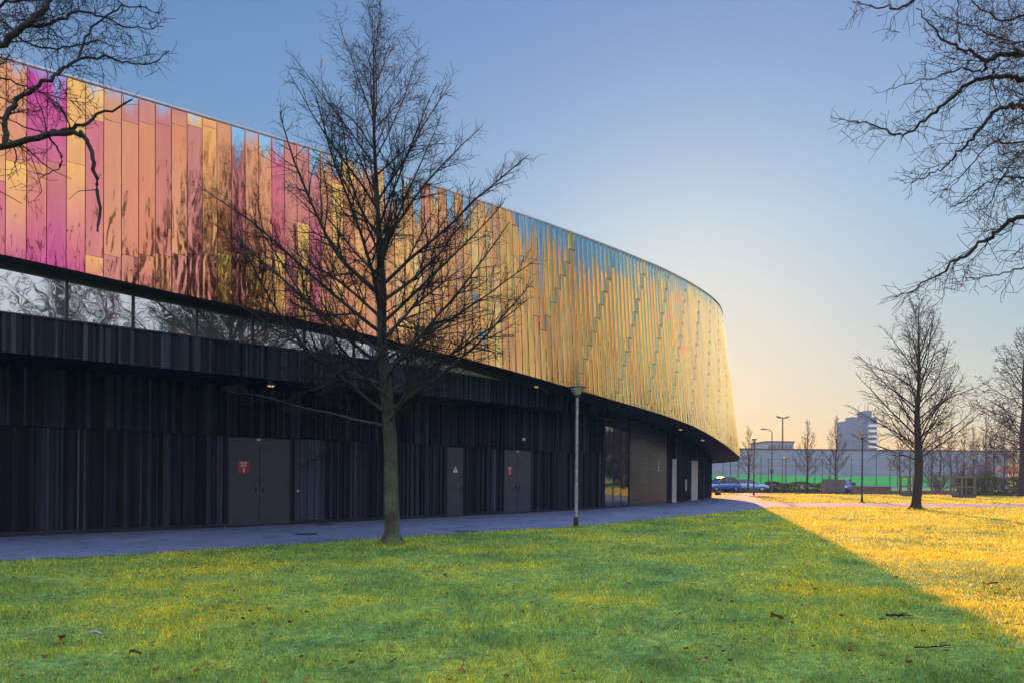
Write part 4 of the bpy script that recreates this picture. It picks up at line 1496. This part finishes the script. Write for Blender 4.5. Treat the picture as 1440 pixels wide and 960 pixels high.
def leafy(name, boxes, n, size, mat, label, cat, seed, kind=None, rounded=False, sliver=0):
    r = np.random.default_rng(seed)
    V, F, A = [], [], []
    tot = sum((b[1] - b[0]) * (b[3] - b[2]) * (b[5] - b[4]) for b in boxes)
    b_ = 0
    for bx in boxes:
        vol = (bx[1] - bx[0]) * (bx[3] - bx[2]) * (bx[5] - bx[4])
        m = int(n * vol / tot)
        u = r.random((m, 3))
        k = r.integers(0, 3, m); side = r.random(m) < .5
        for i in range(3):
            sel = (k == i) & (r.random(m) < .6)
            u[sel, i] = np.where(side[sel], u[sel, i] ** 3 * .25, 1 - u[sel, i] ** 3 * .25)
        if rounded:
            d = u * 2 - 1; nr = np.linalg.norm(d, axis=1); u = (d / np.maximum(1, nr)[:, None] * (1 - .25 * r.random(m)[:, None])) * .5 + .5
        p = np.stack([bx[0] + (bx[1] - bx[0]) * u[:, 0], bx[2] + (bx[3] - bx[2]) * u[:, 1], bx[4] + (bx[5] - bx[4]) * u[:, 2]], 1)
        p[:, 2] += .12 * np.sin(p[:, 0] * 1.9) * (u[:, 2] > .7)
        d1 = r.normal(0, 1, (m, 3)); d1 /= np.linalg.norm(d1, axis=1)[:, None]
        d2 = r.normal(0, 1, (m, 3)); d2 -= d1 * (d1 * d2).sum(1)[:, None]; d2 /= np.linalg.norm(d2, axis=1)[:, None]
        s = size * r.uniform(.6, 1.4, (m, 1))
        if sliver:
            d1[:, 2] = np.abs(d1[:, 2]) + .9; d1 /= np.linalg.norm(d1, axis=1)[:, None]
            d2 -= d1 * (d1 * d2).sum(1)[:, None]; d2 /= np.linalg.norm(d2, axis=1)[:, None]
        q_ = sliver or .55
        vv = np.stack([p - d1 * s, p - d2 * s * q_, p + d1 * s, p + d2 * s * q_], 1).reshape(-1, 3)
        V.append(vv); F.append(b_ + np.arange(m * 4).reshape(-1, 4)); A.append(np.repeat(r.random(m), 4)); b_ += m * 4
    o = mesh_from_arrays(name, np.concatenate(V), np.concatenate(F), mat, attr={'rnd': np.concatenate(A)})
    return tag(o, label, cat, kind=kind)


MAT['hedge'] = leaf_material('hedge_leaf', (.022, .038, .016), (.06, .085, .03), .3)
MAT['rust'] = leaf_material('rust_leaf', (.14, .045, .022), (.30, .12, .05), .45)
MAT['brush'] = leaf_material('dry_brush', (.09, .055, .035), (.2, .14, .085), .35)
xh0, yh = G(1074, 690); xh1, _ = G(1182, 690.5)
leafy('hedge', [(xh0, xh1, 79.5, 81, 0, 1.05)], 5000, .10, MAT['hedge'], 'low dark green hedge under the green screen', 'hedge', 1)
xh0 = G(1372, 697)[0]
leafy('hedge', [(xh0, xh0 + 26, 66.8, 68.6, 0, 1.85)], 15000, .10, MAT['hedge'], 'tall clipped hedge at the right edge beyond the lawn', 'hedge', 2)
xh0, yh = G(1330, 690)
for k, (px, w_, h_) in enumerate(((1320, 3.0, 2.6), (1352, 3.4, 3.6), (1384, 3.6, 4.4))):
    x, y = G(px, 691)
    lab = ['low brown twiggy shrub behind the two wooden guards', 'brown twiggy shrub behind the guarded sapling', 'tall brown twiggy shrub rising behind the hedge'][k]
    T = Tree(60 + k)
    for q in range(26):
        a = T.r.uniform(0, 6.28); e = R(T.r.uniform(50, 85))
        pth = T.path((T.r.uniform(-.5, .5), T.r.uniform(-.4, .4), 0), (math.cos(a) * math.cos(e), math.sin(a) * math.cos(e), math.sin(e)), h_ * T.r.uniform(.7, 1.1), 8, .08, .0, .1)
        T.put(0, pth, np.linspace(.03, .012, len(pth)), 5)
        T.twigs(pth, .02, h_, 2, dict(OPT4, rmin=.016, gap={2: .3, 3: .3, 4: .3}, levels=3))
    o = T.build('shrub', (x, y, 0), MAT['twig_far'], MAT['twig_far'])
    for c in kids(o):
        if c.name.startswith('trunk'): c.name = 'stems'
        elif c.name.startswith('crown'): c.name = 'twigs'
    tag(o, lab, 'shrub', 'brown shrubs beyond the lawn')
x, y = G(1424, 688.5)
leafy('beech_shrub', [(x - 2.6, x + 5, y - 1, y + 1.5, 2.4, 4.0)], 2600, .09, MAT['rust'], 'shrub still holding rust red leaves, above the hedge at the right edge', 'shrub', 7, rounded=True)
bs = bpy.data.objects['beech_shrub']
mb = MB()
for k in range(9):
    xx = x - 1.5 + k * .62
    mb.tube([(x + (xx - x) * .4, y, 0), (xx * .6 + x * .4, y + .1, 1.4), (xx, y + .2 * math.sin(k), 3.3)], [.05, .035, .015], 6)
mb.build('stems', MAT['twig_far'], bs)
# distant tree line
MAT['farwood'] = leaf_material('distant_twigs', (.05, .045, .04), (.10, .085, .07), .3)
r = random.Random(4)
boxes = []
for px in range(1000, 1470, 7):
    D = 175 + r.uniform(0, 25)
    if 1076 < px < 1118: continue
    x = (px - 720) / 960 * D
    h = 6.5 + r.uniform(.2, 2.6) + (1.5 if px > 1240 else 0)
    boxes.append((x - 1.6, x + 1.6, D, D + 5, 3, h))
for px in range(1470, 4200, 60):
    D = 175; x = (px - 720) / 960 * D
    boxes.append((x - 9, x + 9, D, D + 8, 0, 9 + r.uniform(0, 4)))
leafy('tree_line', boxes, 60000, .75, MAT['farwood'], 'distant line of bare trees beyond the grey hall', 'trees', 9, kind='stuff', rounded=True, sliver=.09)
boxes = []
for k in range(60):
    a = R(-75 + k * 2.9)
    D = 120 + r.uniform(-10, 10)
    x, y = D * math.cos(a), D * math.sin(a) - 20
    if y > 0 and abs(x) / max(y, .1) < 1.05: continue
    boxes.append((x - 6, x + 6, y - 6, y + 6, 0, 8 + r.uniform(0, 5)))
leafy('park_wood', boxes, 90000, 1.1, MAT['farwood'], 'bare wood around the park behind the photographer', 'trees', 10, kind='stuff', rounded=True, sliver=.09)

# utility cabinet, low wall, tree guards, rock, mesh fence
MAT['cabinet'] = simple('grey_cabinet', (.10, .095, .085), .7, 0, .15, 1.5)
xa, ya = G(1161.5, 693); xb, _ = G(1184, 693)
root = empty('utility_cabinet', (.5 * (xa + xb), ya, 0)); w = (xb - xa) / 2; h = P(1172, 673, ya)[2]
mb = MB(); mb.box(-w, w, 0, .9, .06, h - .06, bev=.02); mb.build('cabinet_body', MAT['cabinet'], root)
mb = MB(); mb.box(-w - .04, w + .04, -.05, .95, h - .06, h, bev=.015); mb.build('lid', MAT['cabinet'], root)
mb = MB(); mb.box(-w + .03, w - .03, .03, .87, 0, .06); mb.build('base', MAT['black'], root)
for sx in (-1, 1):
    mb = MB(); mb.box(min(sx * .02, sx * (w - .06)), max(sx * .02, sx * (w - .06)), -.02, -.002, .14, h - .14); d_ = mb.build('door', MAT['cabinet'], root)
    m2 = MB(); m2.box(sx * .06 - .015, sx * .06 + .015, -.05, -.021, h * .5, h * .5 + .14); m2.build('handle', MAT['black'], d_)
tag(root, 'dull grey utility cabinet on the far edge of the sunlit lawn', 'cabinet')
MAT['brownwall'] = simple('brown_brick', (.13, .085, .06), .85, 0, .25, 2.0)
xa, ya = G(1212, 694.3); xb, _ = G(1273, 695)
mb = MB(); mb.box(xa, xb, ya + 2, ya + 2.3, 0, .74)
mb.box(xa - .03, xb + .03, ya + 1.96, ya + 2.34, .742, .80)
tag(mb.build('low_wall', MAT['brownwall']), 'low brown wall along the road, right of the blue car', 'wall')
MAT['wood'] = simple('weathered_wood', (.11, .085, .06), .8, 0, .3, 5)
MAT['planter'] = simple('dark_planter', (.045, .045, .05), .8, 0, .25, 5)
for px, py, lab in ((1280.5, 697.5, 'wooden tree guard around the sapling half hidden by the upswept tree'), (1355.5, 699.4, 'wooden tree guard around the lone sapling near the hedge')):
    x, y = G(px, py)
    root = empty('tree_guard', (x, y, 0))
    w = .56; h = 1.9
    for sx in (-1, 1):
        for sy in (-1, 1):
            mb = MB(); mb.box(sx * w - .055, sx * w + .055, sy * w - .055, sy * w + .055, 0, h, bev=.012); mb.build('post', MAT['wood'], root)
    for z in (.9, h - .16):
        mb = MB()
        for sy in (-1, 1): mb.box(-w + .06, w - .06, sy * w - .02, sy * w + .02, z, z + .1)
        for sx in (-1, 1): mb.box(sx * w - .02, sx * w + .02, -w + .06, w - .06, z, z + .1)
        mb.build('rail', MAT['wood'], root)
    mb = MB(); mb.box(-w - .1, w + .1, -w - .1, -w - .065, 0, .3); mb.box(-w - .1, w + .1, w + .065, w + .1, 0, .3)
    mb.box(-w - .1, -w - .066, -w - .064, w + .064, 0, .3); mb.box(w + .066, w + .1, -w - .064, w + .064, 0, .3)
    mb.build('planter_edge', MAT['planter'], root)
    tag(root, lab, 'tree guard', 'wooden tree guards')
x, y = G(1009.5, 695.3)
mb = MB()
rr = random.Random(8)
mb.lathe([(.0, 0), (.26, .02), (.30, .14), (.22, .26), (.08, .31), (0, .315)], 9, cap=False)
mb.v = [(a * rr.uniform(.8, 1.2), b * rr.uniform(.8, 1.2), c * rr.uniform(.85, 1.1)) for a, b, c in mb.v]
o = mb.build('boulder', MAT['planter'], smooth=True); o.location = (x, y, 0)
tag(o, 'dark boulder at the corner of the hall where the path bends', 'boulder')
# wire fence behind the guards
root = empty('wire_fence', (0, 72.5, 0))
xa, xb = (1312 - 720) / 960 * 72.5, (1372 - 720) / 960 * 72.5
for k in range(6):
    mb = MB(); mb.lathe([(.05, 0), (.05, 2.0)], 8); o = mb.build('post', MAT['wood'], root); o.location = (xa + (xb - xa) * k / 5, 0, 0)
mb = MB()
for z in (.4, 1.2, 1.95): mb.tube([(xa, 0, z), (xb, 0, z)], [.02, .02], 5)
mb.build('rail', MAT['wood'], root)
tag(root, 'brown post and rail fence behind the lone tree guard', 'fence')

# ------------------------------------------------------------------ cars
def car_paint(name, c):
    m, nt, b, o = new_mat(name)
    tc = N(nt, 'ShaderNodeTexCoord').outputs['Object']
    d = tuple(x * .88 for x in c)
    nt.links.new(ramp(nt, noise(nt, tc, 3, 4), [(.3, d), (.7, c)]), b.inputs['Base Color'])
    b.inputs['Roughness'].default_value = .3
    b.inputs['Metallic'].default_value = .25
    b.inputs['Coat Weight'].default_value = .7
    b.inputs['Coat Roughness'].default_value = .05
    return m


MAT['carglass'] = simple('car_glass', (.012, .015, .018), .05, 0, .1, spec=.8)
MAT['tyre'] = simple('tyre_rubber', (.012, .012, .012), .85)
MAT['rim'] = simple('alloy_rim', (.45, .45, .47), .3, .8, .1)
MAT['headlight'] = simple('headlight_lens', (.7, .7, .68), .1, 0, .05)
MAT['taillight'] = simple('tail_light_lens', (.35, .01, .01), .2, 0, .1)


def make_car(paint, Lc=4.25, Wd=1.76, Hc=1.46, label='', x=0, y=0, rz=0, van=False):
    root = empty('parked_car', (x, y, 0), rz)
    hl = Lc / 2
    # stations along x: (x, z_low, z_belt, half width)
    st = [(-hl, .42, .82, .60), (-hl + .12, .30, .90, .76), (-hl + .55, .26, .93, .86), (-.5, .24, .92, .88), (.5, .24, .90, .88), (hl - 1.0, .25, .86, .87), (hl - .35, .28, .76, .82), (hl - .08, .32, .66, .70), (hl, .42, .56, .52)]
    mb = MB()
    rings_ = []
    for sx, zl, zb, hw in st:
        hw *= Wd / 1.76
        rings_.append([(sx, -hw * .92, zl), (sx, -hw, zl + .16), (sx, -hw * .99, zb - .12), (sx, -hw * .90, zb), (sx, -hw * .45, zb + .025), (sx, hw * .45, zb + .025), (sx, hw * .90, zb), (sx, hw * .99, zb - .12), (sx, hw, zl + .16), (sx, hw * .92, zl)])
    vs = [p for r_ in rings_ for p in r_]
    n = 10
    fs = []
    for i in range(len(st) - 1):
        for k in range(n):
            k2 = (k + 1) % n
            fs.append((i * n + k, i * n + n + k, i * n + n + k2, i * n + k2))
    fs += [tuple(range(n)), tuple(range(len(vs) - 1, len(vs) - n - 1, -1))]
    mb.add(vs, fs)
    mb.build('body', paint, root, True)
    # cabin
    if van: prof = [(-hl + .06, .90), (-hl + .14, Hc - .05), (-hl + .5, Hc), (hl - 1.55, Hc), (hl - 1.35, Hc - .05), (hl - .75, .88)]
    else: prof = [(-hl + .14, .91), (-hl + .58, Hc - .12), (-hl + .95, Hc - .01), (-.1, Hc), (.35, Hc - .06), (1.15, .88)]
    mb = MB(); m = len(prof)
    def hw(z): return (Wd / 2) * (.90 - .24 * (z - .88) / (Hc - .88))
    L_ = [(px_, -hw(z), z) for px_, z in prof]; R_ = [(px_, hw(z), z) for px_, z in prof]
    mb.add(L_ + R_, [tuple(range(m - 1, -1, -1)), tuple(range(m, 2 * m))] + [(k, k + 1, m + k + 1, m + k) for k in range(m - 1)])
    gl = mb.build('window', MAT['carglass'], root)
    mb = MB()
    top = [p for p in prof if p[1] > Hc - .2]
    Lr = [(a, -hw(z) - .004, z + .012) for a, z in top]; Rr = [(a, hw(z) + .004, z + .012) for a, z in top]; m = len(top)
    mb.add(Lr + Rr, [(k, k + 1, m + k + 1, m + k) for k in range(m - 1)])
    for side in (-1, 1):       # pillars
        for (a, b) in ((0, 1), (m and 4, 5), ):
            p, q = prof[a], prof[b]
            mb.tube([(p[0], side * hw(p[1]), p[1]), (q[0], side * hw(q[1]), q[1])], [.035, .03], 5)
        xm = -.25
        mb.tube([(xm, side * (hw(.9) + .004), .9), (xm, side * (hw(Hc - .03) + .004), Hc - .03)], [.03, .03], 5)
        for k in range(m - 1):
            mb.tube([(top[k][0], side * hw(top[k][1]), top[k][1] + .008), (top[k + 1][0], side * hw(top[k + 1][1]), top[k + 1][1] + .008)], [.028, .028], 5)
    mb.build('roof', paint, root)
    for sx in (-hl + .78, hl - .82):
        for side in (-1, 1):
            M = Matrix.Translation((sx, side * (Wd / 2 - .10), .31)) @ Matrix.Rotation(R(90), 4, 'X')
            mb = MB(); mb.lathe([(.19, -.1), (.29, -.1), (.315, -.06), (.315, .06), (.29, .1), (.19, .1)], 18, M=M)
            wh = mb.build('wheel', MAT['tyre'], root)
            mb = MB(); mb.lathe([(.0, .108), (.06, .112), (.18, .104), (.19, .09)], 16, M=M, cap=False); mb.lathe([(.19, -.09), (.18, -.104), (.06, -.112), (0, -.108)], 16, M=M, cap=False)
            mb.build('rim', MAT['rim'], wh)
    for side in (-1, 1):
        mb = MB(); mb.box(hl - .20, hl - .055, side * .56 - .14, side * .56 + .14, .56, .68, bev=.02); mb.build('headlight', MAT['headlight'], root)
        mb = MB(); mb.box(-hl - .01, -hl + .12, side * .62 - .10, side * .62 + .10, .66, .86, bev=.02); mb.build('tail_light', MAT['taillight'], root)
        mb = MB(); mb.box(.72, .86, side * .95 - .09, side * .95 + .09, .92, 1.04, bev=.02); mb.build('wing_mirror', paint, root)
    mb = MB(); mb.box(hl - .04, hl + .012, -.45, .45, .38, .50, bev=.015); mb.build('bumper_grille', MAT['black'], root)
    return tag(root, label, 'car', 'cars parked beyond the lawn')


pb, pb2, pdk = car_paint('blue_paint', (.05, .16, .42)), car_paint('light_blue_paint', (.16, .34, .58)), car_paint('dark_blue_paint', (.025, .05, .10))
x, y = G(1021, 691.6); make_car(pb, 4.2, 1.8, 1.62, 'blue hatchback parked with its tail nearest the hall corner', x + .2, y + 2.4, R(200))
x, y = G(1042, 690.5); make_car(pdk, 4.2, 1.76, 1.45, 'dark car parked between the blue hatchback and the light blue saloon', x, y + 2.5, R(235))
x, y = G(1062, 691.0); make_car(pb2, 4.4, 1.78, 1.44, 'light blue saloon parked nose right behind the lamp post at the bend', x, y + 2.0, R(-18))
x, y = G(1195, 692.0); make_car(pb, 3.9, 1.72, 1.55, 'blue car parked right next to the grey utility cabinet', x, y + 1.6, R(235))
x, y = G(1227, 684.5); make_car(pb2, 5.0, 1.95, 2.05, 'blue van standing far back behind the low brown wall', x, y, R(175), van=True)

# ------------------------------------------------------------------ haze
HAZE = .0005
def haze():
    mb = MB(); mb.box(-160, 330, -160, 345, -1.0, 38)
    m = bpy.data.materials.new('haze_air'); m.use_nodes = True
    nt = m.node_tree
    nt.nodes.remove(nt.nodes['Principled BSDF'])
    v = N(nt, 'ShaderNodeVolumePrincipled')
    v.inputs['Color'].default_value = (.28, .52, 1.0, 1)
    v.inputs['Density'].default_value = HAZE
    v.inputs['Anisotropy'].default_value = .2
    nt.links.new(v.outputs[0], nt.nodes['Material Output'].inputs['Volume'])
    o = mb.build('haze', m)
    tag(o, 'thin morning haze over the park', 'haze', kind='stuff')
haze()

# ------------------------------------------------------------------ light, sky, camera
AZ, EL = math.atan(.25), R(12.5)
sun = bpy.data.lights.new('sun', 'SUN')
sun.energy = 3.6; sun.angle = R(.5); sun.color = (1.0, .42, .13)
so_ = link(bpy.data.objects.new('sun', sun))
to_sun = Vector((math.sin(AZ) * math.cos(EL), math.cos(AZ) * math.cos(EL), math.sin(EL)))
so_.rotation_euler = to_sun.to_track_quat('Z', 'Y').to_euler()
so_.location = (0, 0, 60)
wd = bpy.data.worlds.new('World'); scene.world = wd; wd.use_nodes = True
nt = wd.node_tree
sky = nt.nodes.new('ShaderNodeTexSky')
sky.sky_type = 'NISHITA'; sky.sun_disc = False
sky.sun_elevation = EL; sky.sun_rotation = AZ
sky.air_density = 1.0; sky.dust_density = .3; sky.ozone_density = 2.0; sky.altitude = 0
L = nt.links.new
bg = nt.nodes['Background']
# compress the glare round the sun (film-like shoulder), warm the hazy horizon, add fill light from the unseen sky overhead and away from the sun
bwn = N(nt, 'ShaderNodeRGBToBW'); L(sky.outputs[0], bwn.inputs[0])
den = mathn(nt, 'DIVIDE', .685, mathn(nt, 'MULTIPLY_ADD', bwn.outputs[0], .115, 1.0))
comp = N(nt, 'ShaderNodeVectorMath', operation='SCALE'); L(sky.outputs[0], comp.inputs[0]); L(den, comp.inputs['Scale'])
hs = N(nt, 'ShaderNodeHueSaturation'); hs.inputs['Saturation'].default_value = 1.06; L(comp.outputs[0], hs.inputs['Color'])
h2 = N(nt, 'ShaderNodeHueSaturation'); h2.inputs['Saturation'].default_value = .35; L(comp.outputs[0], h2.inputs['Color'])
gz = N(nt, 'ShaderNodeSeparateXYZ'); L(N(nt, 'ShaderNodeTexCoord').outputs['Generated'], gz.inputs[0])
warm = ramp(nt, gz.outputs[2], [(.0, (.84, .67, .49)), (.14, (.96, .85, .72)), (.34, (.97, 1.02, .99)), (.60, (.9, .96, 1.1)), (.82, (13.5, 13, 14.5))])
dp = N(nt, 'ShaderNodeVectorMath', operation='DOT_PRODUCT')
L(nt.nodes['Texture Coordinate'].outputs['Generated'], dp.inputs[0]); dp.inputs[1].default_value = to_sun
away = ramp(nt, mathn(nt, 'MULTIPLY_ADD', dp.outputs['Value'], .5, .5), [(.605, (1, 1, 1)), (.84, (0, 0, 0))])
bright = ramp(nt, gz.outputs[2], [(.0, (1.6, 1.37, 1.18)), (.14, (2.15, 1.82, 1.72)), (.40, (3.45, 3.1, 3.3)), (.64, (4.6, 4.4, 5.0)), (.82, (10.5, 10.2, 12))])
L(mixc(nt, away, mixc(nt, 1.0, hs.outputs[0], warm, 'MULTIPLY'), mixc(nt, 1.0, h2.outputs[0], bright, 'MULTIPLY')), bg.inputs[0])
bg.inputs[1].default_value = .05

cam = bpy.data.cameras.new('camera')
cam.sensor_width = 36; cam.sensor_fit = 'HORIZONTAL'; cam.lens = 24
cam.shift_y = (HZ - 480) / 1440
cam.clip_start = .1; cam.clip_end = 3000
co = link(bpy.data.objects.new('camera', cam))
co.matrix_world = Matrix.Translation((0, 0, EYE)) @ Matrix.Rotation(R(90), 4, 'X') @ Matrix.Rotation(ROLL, 4, 'Z')
scene.camera = co

vs_ = scene.view_settings
vs_.view_transform = 'Standard'; vs_.look = 'None'; vs_.gamma = 1; vs_.exposure = 2.35
vs_.use_curve_mapping = False
c = scene.cycles
c.use_denoising = True
c.max_bounces = 6; c.diffuse_bounces = 3; c.glossy_bounces = 4; c.transmission_bounces = 3; c.volume_bounces = 0; c.transparent_max_bounces = 8
c.sample_clamp_indirect = 6
